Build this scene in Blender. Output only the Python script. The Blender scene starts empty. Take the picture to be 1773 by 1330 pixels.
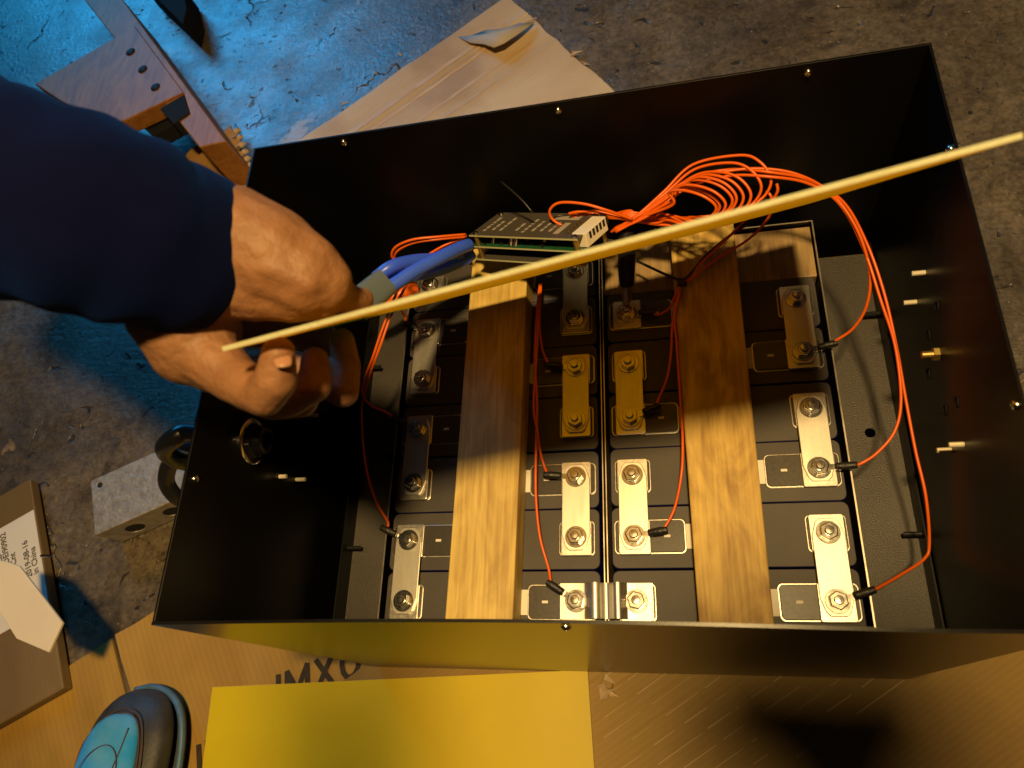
import bpy, bmesh, math, random
import numpy as np
from mathutils import Vector, Matrix
random.seed(4)
S = bpy.context.scene
COL = S.collection
# ------------------------------------------------------------------ camera
CAM = Vector((0.2572201570, -0.0813303642, 0.6311459205))
RM = Matrix(((0.9712130551976763, 0.06584979775770808, 0.22893013246152358),
             (0.03133085183215771, 0.9173734222420058, -0.3967926182370626),
             (-0.23614313273320733, 0.39254274709797, 0.8889019139160822)))
FP = 1281.784
cd = bpy.data.cameras.new('camera'); cam = bpy.data.objects.new('camera', cd); COL.objects.link(cam)
m4 = RM.to_4x4(); m4.translation = CAM; cam.matrix_world = m4
cd.sensor_width = 36; cd.lens = 36 * FP / 1773; cd.clip_start = 0.01; cd.clip_end = 100
cd.dof.use_dof = True; cd.dof.focus_distance = 0.72; cd.dof.aperture_fstop = 9
cd.lens = 36 * FP / 1773
S.camera = cam
# ------------------------------------------------------------------ world and light
W = bpy.data.worlds.new('World'); S.world = W; W.use_nodes = True
W.node_tree.nodes['Background'].inputs[0].default_value = (.55, .45, .36, 1)
W.node_tree.nodes['Background'].inputs[1].default_value = .016
S.view_settings.view_transform = 'Standard'; S.view_settings.look = 'None'; S.view_settings.exposure = 0

def aim(o, p, t):
    o.location = p
    o.rotation_euler = (Vector(t) - Vector(p)).to_track_quat('-Z', 'Y').to_euler()
LAMP = (.38, -.063, 1.85)
ld = bpy.data.lights.new('work_lamp', 'SPOT'); lo = bpy.data.objects.new('work_lamp', ld); COL.objects.link(lo)
ld.energy = 182; ld.color = (1, .66, .25); ld.shadow_soft_size = .065; ld.spot_size = math.radians(88); ld.spot_blend = .75
aim(lo, LAMP, (.35, -.05, -.25))
# daylight from the open door, far off beyond the upper left
bd = bpy.data.lights.new('door_daylight', 'AREA'); bo = bpy.data.objects.new('door_daylight', bd); COL.objects.link(bo)
bd.shape = 'RECTANGLE'; bd.size = 1.5; bd.size_y = 1.9; bd.energy = 15; bd.color = (.03, .42, .92); bd.spread = math.radians(65)
aim(bo, (-2.5, 3.7, 2.0), (-.75, 1.55, -.25))

def at(px, py, z):                       # point of the photograph on the level z
    d = RM @ Vector(((px - 886.5) / FP, -(py - 665) / FP, -1)); return CAM + d * ((z - CAM.z) / d.z)
def ad(px, py, dep):                     # same at a distance from the lens
    d = RM @ Vector(((px - 886.5) / FP, -(py - 665) / FP, -1)); return CAM + d * dep
ZF = -.25

# ------------------------------------------------------------------ helpers
class MB:
    def __init__(s): s.v = []; s.f = []
    def add(s, v, f):
        n = len(s.v); s.v += [tuple(q) for q in v]; s.f += [tuple(i + n for i in q) for q in f]; return s
    def box(s, a, b):
        (x0, y0, z0), (x1, y1, z1) = a, b
        return s.add([(x0,y0,z0),(x1,y0,z0),(x1,y1,z0),(x0,y1,z0),(x0,y0,z1),(x1,y0,z1),(x1,y1,z1),(x0,y1,z1)],
                     [(3,2,1,0),(4,5,6,7),(0,1,5,4),(1,2,6,5),(2,3,7,6),(3,0,4,7)])
    def prism(s, pts, z0, z1):
        n = len(pts); zz = lambda z, p: z(p) if callable(z) else z
        v = [(p[0], p[1], zz(z0, p)) for p in pts] + [(p[0], p[1], zz(z1, p)) for p in pts]
        f = [tuple(range(n - 1, -1, -1)), tuple(range(n, 2 * n))] + [(i, (i + 1) % n, n + (i + 1) % n, n + i) for i in range(n)]
        return s.add(v, f)
    def cyl(s, a, b, r, n=16, r2=None, cap=True):
        a = Vector(a); b = Vector(b); r2 = r if r2 is None else r2
        q = (b - a).to_track_quat('Z', 'Y'); v = []
        for c, rr in ((a, r), (b, r2)):
            v += [c + q @ Vector((rr * math.cos(2 * math.pi * i / n), rr * math.sin(2 * math.pi * i / n), 0)) for i in range(n)]
        f = [(i, (i + 1) % n, n + (i + 1) % n, n + i) for i in range(n)]
        if cap: f += [tuple(range(n - 1, -1, -1)), tuple(range(n, 2 * n))]
        return s.add(v, f)
    def lathe(s, c, prof, n=24, axis=(0, 0, 1)):
        q = Vector(axis).to_track_quat('Z', 'Y'); c = Vector(c); v = []; m = len(prof)
        for r, z in prof: v += [c + q @ Vector((r * math.cos(2 * math.pi * i / n), r * math.sin(2 * math.pi * i / n), z)) for i in range(n)]
        f = [(k * n + i, k * n + (i + 1) % n, (k + 1) * n + (i + 1) % n, (k + 1) * n + i) for k in range(m - 1) for i in range(n)]
        if prof[-1][0] < 1e-3 * 6: f.append(tuple((m - 1) * n + i for i in range(n)))
        return s.add(v, f)
    def tube(s, pts, r, n=8, sub=8):
        P = spline(pts, sub); rr = r if hasattr(r, '__len__') else None
        v = []; T = [(P[min(i + 1, len(P) - 1)] - P[max(i - 1, 0)]).normalized() for i in range(len(P))]
        N = T[0].orthogonal().normalized()
        for i, (p, t) in enumerate(zip(P, T)):
            N = (N - t * N.dot(t)).normalized(); Bn = t.cross(N)
            R_ = r if rr is None else np.interp(i / (len(P) - 1), np.linspace(0, 1, len(rr)), rr)
            v += [p + (N * math.cos(2 * math.pi * k / n) + Bn * math.sin(2 * math.pi * k / n)) * R_ for k in range(n)]
        f = [(i * n + k, i * n + (k + 1) % n, (i + 1) * n + (k + 1) % n, (i + 1) * n + k) for i in range(len(P) - 1) for k in range(n)]
        f += [tuple(range(n - 1, -1, -1)), tuple((len(P) - 1) * n + k for k in range(n))]
        return s.add(v, f)
    def build(s, name, mat, parent=None, smooth=False, bevel=0, seg=2, auto=False):
        me = bpy.data.meshes.new(name); me.from_pydata(s.v, [], s.f); me.update()
        bm = bmesh.new(); bm.from_mesh(me); bmesh.ops.recalc_face_normals(bm, faces=bm.faces); bm.to_mesh(me); bm.free()
        me.materials.append(mat)
        o = bpy.data.objects.new(name, me); COL.objects.link(o)
        if smooth: me.polygons.foreach_set('use_smooth', [True] * len(me.polygons))
        if auto: me.set_sharp_from_angle(angle=math.radians(35))
        if bevel:
            b = o.modifiers.new('b', 'BEVEL'); b.width = bevel; b.segments = seg; b.limit_method = 'ANGLE'; b.angle_limit = .6
            b.harden_normals = False
        if parent: o.parent = parent; o.matrix_parent_inverse = parent.matrix_basis.inverted()
        return o
def spline(pts, sub=8):
    P = [Vector(p) for p in pts]
    if len(P) < 3: return [P[0].lerp(P[-1], i / 4) for i in range(5)]
    E = [P[0] * 2 - P[1]] + P + [P[-1] * 2 - P[-2]]; out = []
    for i in range(1, len(E) - 2):
        a, b, c, d = E[i - 1:i + 3]
        for k in range(sub):
            t = k / sub
            out.append(.5 * ((2 * b) + (c - a) * t + (2 * a - 5 * b + 4 * c - d) * t * t + (3 * b - a - 3 * c + d) * t ** 3))
    out.append(P[-1]); return out
def rrect(x0, y0, x1, y1, r, n=4):
    out = []
    for cx, cy, a in ((x1 - r, y1 - r, 0), (x0 + r, y1 - r, 90), (x0 + r, y0 + r, 180), (x1 - r, y0 + r, 270)):
        out += [(cx + r * math.cos(math.radians(a + 90 * k / n)), cy + r * math.sin(math.radians(a + 90 * k / n))) for k in range(n + 1)]
    return out
def tag(o, label=None, cat=None, group=None, kind=None):
    if label: o['label'] = label
    if cat: o['category'] = cat
    if group: o['group'] = group
    if kind: o['kind'] = kind
    return o
def thing(name, loc, label, cat, group=None):
    o = bpy.data.objects.new(name, None); COL.objects.link(o); o.location = loc; o.empty_display_size = .02
    return tag(o, label, cat, group)
def copy_tree(o, parent=None):
    c = o.copy(); COL.objects.link(c)
    if parent: c.parent = parent
    for ch in list(o.children): copy_tree(ch, c)
    return c

# ------------------------------------------------------------------ materials
def mat(name, col, rough=.5, metal=0, col2=None, scale=20, amt=.5, bump=0, bscale=60, stretch=(1, 1, 1), rvar=0, coat=0, spec=.5, detail=6, bdist=.001, rot=0):
    m = bpy.data.materials.new(name); m.use_nodes = True; n = m.node_tree; N = n.nodes; L = n.links
    b = N['Principled BSDF']; b.inputs['Roughness'].default_value = rough; b.inputs['Metallic'].default_value = metal
    b.inputs['Base Color'].default_value = (*col, 1); b.inputs['Coat Weight'].default_value = coat; b.inputs['Specular IOR Level'].default_value = spec
    tc = N.new('ShaderNodeTexCoord'); mp = N.new('ShaderNodeMapping'); L.new(tc.outputs['Object'], mp.inputs['Vector']); mp.inputs['Scale'].default_value = stretch
    mp.inputs['Rotation'].default_value[2] = rot
    if col2:
        t = N.new('ShaderNodeTexNoise'); t.inputs['Scale'].default_value = scale; t.inputs['Detail'].default_value = detail; L.new(mp.outputs[0], t.inputs['Vector'])
        r = N.new('ShaderNodeValToRGB'); r.color_ramp.elements[0].color = (*col, 1); r.color_ramp.elements[1].color = (*col2, 1)
        r.color_ramp.elements[0].position = .5 - amt / 2; r.color_ramp.elements[1].position = .5 + amt / 2
        L.new(t.outputs['Fac'], r.inputs[0]); L.new(r.outputs[0], b.inputs['Base Color'])
    if bump or rvar:
        t = N.new('ShaderNodeTexNoise'); t.inputs['Scale'].default_value = bscale; t.inputs['Detail'].default_value = 5; L.new(mp.outputs[0], t.inputs['Vector'])
        if bump:
            bp = N.new('ShaderNodeBump'); bp.inputs['Strength'].default_value = bump; bp.inputs['Distance'].default_value = bdist
            L.new(t.outputs['Fac'], bp.inputs['Height']); L.new(bp.outputs[0], b.inputs['Normal'])
        if rvar:
            mr = N.new('ShaderNodeMapRange'); mr.inputs[3].default_value = max(0, rough - rvar); mr.inputs[4].default_value = rough + rvar
            L.new(t.outputs['Fac'], mr.inputs[0]); L.new(mr.outputs[0], b.inputs['Roughness'])
    return m
M = dict(
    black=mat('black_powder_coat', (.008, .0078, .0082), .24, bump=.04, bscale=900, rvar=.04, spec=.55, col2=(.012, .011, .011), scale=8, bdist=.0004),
    black2=mat('black_coat_darkened', (.0030, .0028, .0032), .34, bump=.05, bscale=900, rvar=.05, col2=(.0045, .004, .0042), scale=8, bdist=.0004, spec=.18),  # same coat as the front wall, darkened and dulled to deepen the interior
    plate=mat('black_textured_steel', (.035, .030, .026), .42, bump=.8, bscale=900, bdist=.0006, col2=(.055, .046, .038), scale=15),
    raw=mat('bare_steel_edge', (.75, .68, .55), .3, 1, rvar=.1),
    film=mat('dark_blue_film', (.008, .01, .10), .25),
    cell=mat('black_plastic', (.035, .030, .028), .55, bump=.25, bscale=500, col2=(.055, .046, .041), scale=25, bdist=.0003),
    cover=mat('dark_grey_plastic', (.055, .048, .042), .33, bump=.1, bscale=300, col2=(.04, .035, .032), scale=40, bdist=.0003, rvar=.08),
    alu=mat('aluminium', (.80, .76, .70), .33, 1, bump=.08, bscale=350, rvar=.1, col2=(.70, .66, .60), scale=30, bdist=.0003),
    busbar=mat('nickel_plated_copper', (.74, .71, .65), .40, 1, bump=.06, bscale=300, rvar=.07, col2=(.62, .59, .53), scale=30, stretch=(6, 1, 1), bdist=.0002),
    nut=mat('stainless_steel', (.72, .69, .63), .2, 1, rvar=.08, bscale=200),
    pin=mat('zinc_plated_pin', (.75, .68, .52), .45, .35),
    white=mat('white_label', (.72, .68, .62), .5, bump=.1, bscale=100),
    wood=None, orange=mat('orange_silicone', (.72, .115, .004), .38, rvar=.1, spec=.5),
    blue=mat('blue_silicone', (.04, .11, .78), .36, rvar=.06, bump=.05, bscale=100),
    sleeve=mat('grey_heat_shrink', (.085, .11, .14), .35, bump=.15, bscale=120),
    shrink=mat('black_heat_shrink', (.014, .013, .013), .42, bump=.6, bscale=500, bdist=.001),
    rubber=mat('black_rubber', (.012, .012, .013), .3, bump=.1, bscale=200),
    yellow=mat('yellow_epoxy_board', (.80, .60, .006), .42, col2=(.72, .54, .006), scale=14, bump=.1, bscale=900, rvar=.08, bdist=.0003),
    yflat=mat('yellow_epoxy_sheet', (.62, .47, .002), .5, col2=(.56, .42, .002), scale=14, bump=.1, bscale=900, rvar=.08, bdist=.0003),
    yedge=mat('cut_epoxy_edge', (.56, .60, .42), .55, bump=.5, bscale=500, col2=(.50, .50, .28), scale=60, stretch=(1, 1, 1)),
    pcb=mat('green_circuit_board', (.02, .12, .045), .35, col2=(.01, .06, .03), scale=150),
    pcbtop=mat('dark_solder_mask', (.075, .065, .058), .35, rvar=.1),
    pcbedge=mat('fibreglass_edge', (.45, .45, .28), .5),
    print_=mat('silkscreen_print', (.35, .32, .28), .5),
    brass=mat('brass', (.42, .31, .11), .5, 1),
    conn=mat('white_nylon', (.75, .70, .62), .45),
    navy=None, skin=None,
    ink=mat('printed_ink', (.02, .014, .01), .8, col2=(.05, .035, .02), scale=200),
    labelink=mat('label_ink', (.03, .03, .035), .6),
    tape=mat('clear_packing_tape', (.16, .11, .05), .12, coat=.5),
    paper=mat('white_paperboard', (.74, .66, .55), .65, col2=(.62, .54, .44), scale=12, bump=.3, bscale=60),
    castalu=mat('milled_aluminium', (.60, .55, .48), .5, .7, bump=1, bscale=190, rvar=.2, col2=(.36, .32, .28), scale=90, bdist=.001),
    hole=mat('dark_hole', (.006, .006, .006), .7),  # black that paints the shade inside holes and slots; also on chips
    shoeblk=mat('shoe_leather_black', (.018, .018, .02), .55, bump=.4, bscale=300, col2=(.05, .05, .055), scale=30),
    shoeblue=mat('shoe_mesh_blue', (.008, .30, .85), .75, col2=(.12, .40, .75), scale=18, bump=.8, bscale=900, amt=.35),
    shoesole=mat('shoe_sole_rubber', (.02, .02, .022), .6, bump=.5, bscale=120),
    shoetrim=mat('shoe_trim_blue', (.07, .17, .34), .5, col2=(.05, .1, .14), scale=90),
    stitch=mat('brown_stitching', (.10, .05, .03), .7),
    nail=mat('fingernail', (.36, .19, .12), .35),
    steelpaint=mat('dark_painted_steel', (.012, .013, .016), .85, spec=.2),
)
def wood(name, c1, c2, ring=40, rot=0, dark=.5):
    m = bpy.data.materials.new(name); m.use_nodes = True; n = m.node_tree; N = n.nodes; L = n.links; b = N['Principled BSDF']
    tc = N.new('ShaderNodeTexCoord'); mp = N.new('ShaderNodeMapping'); mp.inputs['Scale'].default_value = (1, .045, 1); mp.inputs['Rotation'].default_value[2] = rot
    L.new(tc.outputs['Object'], mp.inputs['Vector'])
    t = N.new('ShaderNodeTexNoise'); t.inputs['Scale'].default_value = 330; t.inputs['Detail'].default_value = 8; t.inputs['Distortion'].default_value = .3; L.new(mp.outputs[0], t.inputs['Vector'])
    t2 = N.new('ShaderNodeTexNoise'); t2.inputs['Scale'].default_value = 22; t2.inputs['Detail'].default_value = 4; t2.inputs['Distortion'].default_value = 2.5; 
    mp2 = N.new('ShaderNodeMapping'); mp2.inputs['Scale'].default_value = (1, .45, 1); L.new(tc.outputs['Object'], mp2.inputs['Vector']); L.new(mp2.outputs[0], t2.inputs['Vector'])
    mx = N.new('ShaderNodeMix'); mx.data_type = 'FLOAT'; mx.inputs[0].default_value = dark; L.new(t.outputs['Fac'], mx.inputs[2]); L.new(t2.outputs['Fac'], mx.inputs[3])
    r = N.new('ShaderNodeValToRGB'); e = r.color_ramp.elements; e[0].position = .36; e[0].color = (*c1, 1); e[1].position = .62; e[1].color = (*c2, 1)
    L.new(mx.outputs[0], r.inputs[0]); L.new(r.outputs[0], b.inputs['Base Color'])
    bp = N.new('ShaderNodeBump'); bp.inputs['Strength'].default_value = .5; bp.inputs['Distance'].default_value = .0006; L.new(mx.outputs[0], bp.inputs['Height']); L.new(bp.outputs[0], b.inputs['Normal'])
    b.inputs['Roughness'].default_value = .55
    return m
for k_ in ('yellow', 'yedge'):        # glass-fibre sheet lets light through
    n_ = M[k_].node_tree; tb = n_.nodes.new('ShaderNodeBsdfTranslucent'); tb.inputs[0].default_value = (.95, .66, .05, 1)
    ms = n_.nodes.new('ShaderNodeMixShader'); ms.inputs[0].default_value = .68 if k_ == 'yellow' else .1; out = n_.nodes['Material Output']
    n_.links.new(n_.nodes['Principled BSDF'].outputs[0], ms.inputs[1]); n_.links.new(tb.outputs[0], ms.inputs[2]); n_.links.new(ms.outputs[0], out.inputs['Surface'])
M['wood'] = wood('sawn_pine', (.40, .25, .06), (.68, .49, .13))
M['wood2'] = wood('knotty_pine', (.28, .155, .03), (.62, .43, .11), dark=.66)
M['wood3'] = wood('dark_offcut_wood', (.16, .095, .04), (.34, .23, .10))
M['woodold'] = wood('varnished_old_wood', (.24, .085, .012), (.40, .17, .03))

def cardmat(name, c1, c2, ang, period=.006, fl=.2, stains=.3):
    m = bpy.data.materials.new(name); m.use_nodes = True; n = m.node_tree; N = n.nodes; L = n.links; b = N['Principled BSDF']
    tc = N.new('ShaderNodeTexCoord'); mp = N.new('ShaderNodeMapping'); mp.vector_type = 'TEXTURE'; mp.inputs['Rotation'].default_value[2] = ang; L.new(tc.outputs['Object'], mp.inputs['Vector'])
    w = N.new('ShaderNodeTexWave'); w.inputs['Scale'].default_value = .314 / period; w.inputs['Distortion'].default_value = .6; w.inputs['Detail'].default_value = 3; w.inputs['Detail Scale'].default_value = 2; w.bands_direction = 'Y'; L.new(mp.outputs[0], w.inputs['Vector'])
    st = N.new('ShaderNodeMapping'); st.inputs['Scale'].default_value = (1.6, 5, 1); L.new(mp.outputs[0], st.inputs['Vector'])
    t = N.new('ShaderNodeTexNoise'); t.inputs['Scale'].default_value = 2.2; t.inputs['Detail'].default_value = 5; L.new(st.outputs[0], t.inputs['Vector'])
    r = N.new('ShaderNodeValToRGB'); e = r.color_ramp.elements; e[0].position = .38; e[0].color = (*c1, 1); e[1].position = .62; e[1].color = (*c2, 1); L.new(t.outputs['Fac'], r.inputs[0])
    t3 = N.new('ShaderNodeTexNoise'); t3.inputs['Scale'].default_value = 7; t3.inputs['Detail'].default_value = 8; L.new(tc.outputs['Object'], t3.inputs['Vector'])
    r3 = N.new('ShaderNodeValToRGB'); e = r3.color_ramp.elements; e[0].position = .33; e[0].color = (.55, .45, .35, 1); e[1].position = .5; e[1].color = (1, 1, 1, 1); L.new(t3.outputs['Fac'], r3.inputs[0])
    mx = N.new('ShaderNodeMix'); mx.data_type = 'RGBA'; mx.blend_type = 'MULTIPLY'; mx.inputs[0].default_value = stains; L.new(r.outputs[0], mx.inputs[6]); L.new(r3.outputs[0], mx.inputs[7])
    wr_ = N.new('ShaderNodeValToRGB'); wr_.color_ramp.elements[0].color = (.94, .93, .91, 1); L.new(w.outputs['Fac'], wr_.inputs[0])
    mw = N.new('ShaderNodeMix'); mw.data_type = 'RGBA'; mw.blend_type = 'MULTIPLY'; mw.inputs[0].default_value = 1; L.new(mx.outputs[2], mw.inputs[6]); L.new(wr_.outputs[0], mw.inputs[7])
    L.new(mw.outputs[2], b.inputs['Base Color'])
    fb = N.new('ShaderNodeTexNoise'); fb.inputs['Scale'].default_value = 400; L.new(tc.outputs['Object'], fb.inputs['Vector'])
    ad_ = N.new('ShaderNodeMath'); ad_.operation = 'MULTIPLY_ADD'; L.new(fb.outputs['Fac'], ad_.inputs[0]); ad_.inputs[1].default_value = .3; L.new(w.outputs['Fac'], ad_.inputs[2])
    bp = N.new('ShaderNodeBump'); bp.inputs['Strength'].default_value = fl; bp.inputs['Distance'].default_value = .0006; L.new(ad_.outputs[0], bp.inputs['Height']); L.new(bp.outputs[0], b.inputs['Normal'])
    b.inputs['Roughness'].default_value = .62
    return m

def concrete():
    m = bpy.data.materials.new('stained_concrete'); m.use_nodes = True; n = m.node_tree; N = n.nodes; L = n.links; b = N['Principled BSDF']
    tc = N.new('ShaderNodeTexCoord'); O = tc.outputs['Object']
    def noise(s, d=6, dist=0, v=O):
        t = N.new('ShaderNodeTexNoise'); t.inputs['Scale'].default_value = s; t.inputs['Detail'].default_value = d; t.inputs['Distortion'].default_value = dist; t.inputs['Roughness'].default_value = .62; L.new(v, t.inputs['Vector']); return t
    def ramp(src, *st):
        r = N.new('ShaderNodeValToRGB'); e = r.color_ramp.elements
        while len(e) < len(st): e.new(.5)
        for k, (p, c) in enumerate(st): e[k].position = p; e[k].color = (*c, 1)
        L.new(src, r.inputs[0]); return r.outputs[0]
    def mul(a, c, f=1, mode='MULTIPLY'):
        x = N.new('ShaderNodeMix'); x.data_type = 'RGBA'; x.blend_type = mode
        if hasattr(f, 'is_linked'): L.new(f, x.inputs[0])
        else: x.inputs[0].default_value = f
        L.new(a, x.inputs[6])
        if isinstance(c, tuple): x.inputs[7].default_value = (*c, 1)
        else: L.new(c, x.inputs[7])
        return x.outputs[2]
    base = ramp(noise(4.5, 12, .6).outputs['Fac'], (.3, (.07, .052, .034)), (.5, (.125, .096, .063)), (.7, (.18, .138, .085)))
    fine = ramp(noise(60, 8).outputs['Fac'], (.32, (.55, .55, .55)), (.68, (1.25, 1.25, 1.25)))
    c = mul(base, fine, .85); c = mul(c, ramp(noise(190, 6).outputs['Fac'], (.34, (.5, .5, .5)), (.66, (1.35, 1.35, 1.35))), .8)
    blot = ramp(noise(9, 3, 1).outputs['Fac'], (.32, (.42, .44, .48)), (.40, (1, 1, 1)))
    c = mul(c, blot, .7)
    # bigger tan flakes
    fk = ramp(noise(5.5, 12, .3).outputs['Fac'], (.635, (0, 0, 0)), (.675, (1, 1, 1)))
    c = mul(c, (.34, .23, .10), fk, 'MIX')
    # small specks
    sp = ramp(noise(210, 2).outputs['Fac'], (.735, (0, 0, 0)), (.76, (1, 1, 1)))
    c = mul(c, (.50, .42, .30), sp, 'MIX')
    # pits and cracks
    wv = noise(7, 4); v1 = N.new('ShaderNodeVectorMath'); v1.operation = 'MULTIPLY_ADD'; L.new(wv.outputs['Color'], v1.inputs[0]); v1.inputs[1].default_value = (.16, .16, .16); L.new(O, v1.inputs[2])
    vo = N.new('ShaderNodeTexVoronoi'); vo.feature = 'DISTANCE_TO_EDGE'; vo.inputs['Scale'].default_value = 3.1; L.new(v1.outputs[0], vo.inputs['Vector'])
    brk = ramp(noise(4, 2).outputs['Fac'], (.54, (0, 0, 0)), (.62, (1, 1, 1)))
    cr = ramp(vo.outputs['Distance'], (.0, (.8, .8, .8)), (.006, (0, 0, 0)))
    crk = mul(cr, brk, 1)
    pitn = mul(ramp(noise(34, 1.5, 1).outputs['Fac'], (.28, (1, 1, 1)), (.32, (0, 0, 0))), ramp(noise(85, 2, .5).outputs['Fac'], (.27, (.8, .8, .8)), (.31, (0, 0, 0))), 1, 'LIGHTEN')
    hol = mul(crk, pitn, 1, 'LIGHTEN')
    c = mul(c, (.03, .025, .02), hol, 'MIX')
    L.new(c, b.inputs['Base Color'])
    rr = ramp(noise(14, 5).outputs['Fac'], (.35, (.26,) * 3), (.65, (.46,) * 3)); L.new(rr, b.inputs['Roughness'])
    mt = N.new('ShaderNodeMapping'); mt.inputs['Scale'].default_value = (1, 7, 1); mt.inputs['Rotation'].default_value[2] = .4; L.new(O, mt.inputs['Vector'])
    scr = noise(30, 6, 0, mt.outputs[0])
    h1 = N.new('ShaderNodeMath'); h1.operation = 'MULTIPLY_ADD'; L.new(noise(120, 8).outputs['Fac'], h1.inputs[0]); h1.inputs[1].default_value = .6; sm_ = N.new('ShaderNodeMath'); sm_.operation = 'MULTIPLY'; sm_.inputs[1].default_value = .25; L.new(scr.outputs['Fac'], sm_.inputs[0]); L.new(sm_.outputs[0], h1.inputs[2])
    h2 = N.new('ShaderNodeMath'); h2.operation = 'MULTIPLY_ADD'; L.new(hol, h2.inputs[0]); h2.inputs[1].default_value = -1.6; L.new(h1.outputs[0], h2.inputs[2])
    bp = N.new('ShaderNodeBump'); bp.inputs['Strength'].default_value = .85; bp.inputs['Distance'].default_value = .0022; L.new(h2.outputs[0], bp.inputs['Height']); L.new(bp.outputs[0], b.inputs['Normal'])
    b.inputs['Specular IOR Level'].default_value = .9
    return m
M['concrete'] = concrete()

# ------------------------------------------------------------------ floor
fl = MB().box((-6, -5, ZF - .12), (6, 7, ZF)).build('floor', M['concrete']); tag(fl, 'grey brown stained concrete garage floor', kind='structure')

# ------------------------------------------------------------------ steel box
XL, XR, YF, YB, ZR = -.117, .452, -.0385, .383, .165
BX = thing('battery_box', (.17, .17, ZF + .004), 'large open black steel box holding the battery cells', 'steel box')
t = .0022
def wall(pts_top, pts_bot):              # outline pairs (inner/outer)
    m = MB(); a, b_, c, d = pts_bot; e, f, g, h = pts_top
    m.add([a, b_, c, d, e, f, g, h], [(3,2,1,0),(4,5,6,7),(0,1,5,4),(1,2,6,5),(2,3,7,6),(3,0,4,7)]); return m
ZB = ZF + .006; yb = -.046
# front wall: grid with a slight outward bow of the rim
m = MB(); NX = 24; NZ = 6; vs = []
for side in (0, 1):
    for j in range(NZ + 1):
        for i in range(NX + 1):
            u = i / NX; w_ = j / NZ
            y = yb + (YF - yb) * w_ + .0035 * math.sin(math.pi * min(1, u * 1.15)) * w_ ** 2 + (t if side else 0)
            vs.append((XL + (XR - XL) * u, y, ZB + (ZR - ZB) * w_))
n1 = (NX + 1) * (NZ + 1); fs = []
for j in range(NZ):
    for i in range(NX):
        a = j * (NX + 1) + i; q = (a, a + 1, a + NX + 2, a + NX + 1); fs.append(q); fs.append(tuple(n1 + k for k in reversed(q)))
for i in range(NX):
    for a in (i, NZ * (NX + 1) + i): fs.append((a, a + 1, n1 + a + 1, n1 + a))
for j in range(NZ):
    for a in (j * (NX + 1), j * (NX + 1) + NX): fs.append((a, a + NX + 1, n1 + a + NX + 1, n1 + a))
m.add(vs, fs).build('front_wall', M['black'], BX, smooth=True, auto=True)
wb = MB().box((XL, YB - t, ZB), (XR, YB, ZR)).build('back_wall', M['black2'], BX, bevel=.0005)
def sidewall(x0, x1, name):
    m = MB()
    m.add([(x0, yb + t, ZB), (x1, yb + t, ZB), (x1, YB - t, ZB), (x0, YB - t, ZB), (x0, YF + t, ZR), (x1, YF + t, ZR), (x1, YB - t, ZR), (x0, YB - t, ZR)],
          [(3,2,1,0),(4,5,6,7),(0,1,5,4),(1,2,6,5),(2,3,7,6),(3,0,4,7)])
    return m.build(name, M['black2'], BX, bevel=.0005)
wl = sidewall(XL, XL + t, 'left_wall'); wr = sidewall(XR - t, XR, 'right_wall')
MB().box((XL + t, yb + t, ZB), (XR - t, YB - t, ZB + t)).build('bottom_panel', M['black2'], BX)
def screw(p, axis, parent, r=.0034, name='screw', mt='nut'):
    a = Vector(axis).normalized(); m = MB()
    m.lathe(Vector(p), [(r, 0), (r, .001), (r * .8, .0021), (r * .45, .0027), (r * .42, .0016), (.0001, .0016)], 14, a)
    return m.build(name, M[mt], parent, smooth=True, auto=True)
for x, z in ((-.030, .157), (.167, .156), (.366, .156)): screw((x, YB - t, z), (0, -1, 0), wb)
screw((XL + t, .070, .154), (1, 0, 0), wl); screw((XR - t, .289, .157), (-1, 0, 0), wr); screw((XR - t, .094, .157), (-1, 0, 0), wr)
screw((.175, YF + .0035 - .001, .158), (0, -1, 0), BX, name='rim_screw')
for y, z, r, l in ((.248, .058, .002, .010), (.240, .024, .002, .010), (.107, .031, .002, .010), (.102, .059, .002, .010)):
    MB().cyl((XR - t, y, z), (XR - t - l, y, z), r, 10).build('stud', M['pin'], wr, smooth=True, auto=True)
b_ = MB().cyl((XR - t, .180, .048), (XR - t - .004, .180, .048), .0055, 6).cyl((XR - t - .004, .180, .048), (XR - t - .012, .18, .048), .003, 12).build('brass_bolt', M['brass'], wr)
for y, z in ((.212, .067), (.203, .035), (.177, .016), (.137, .037), (.133, .064)):
    MB().lathe((XR - t, y, z), [(.0045, 0), (.0045, .0006), (.0035, .0006), (.0032, -.0001), (.0001, -.0001)], 16, (-1, 0, 0)).build('screw_hole', M['steelpaint'], wr, smooth=True, auto=True)
for y, z in ((.104, .043), (.111, .009), (.179, .004)):
    MB().cyl((XL + t, y, z), (XL + t + .010, y, z), .002, 10).build('stud', M['pin'], wl, smooth=True, auto=True)
MB().cyl((XL + t + .001, .104, .043), (XL + t + .004, .104, .043), .0042, 6).build('stud_nut', M['nut'], wl)
for y, z in ((.136, .045), (.144, .008)):
    MB().lathe((XL + t, y, z), [(.0045, 0), (.0045, .0015), (.003, .0015), (.0028, 0)], 14, (1, 0, 0)).build('screw_hole', M['steelpaint'], wl, smooth=True)
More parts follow.
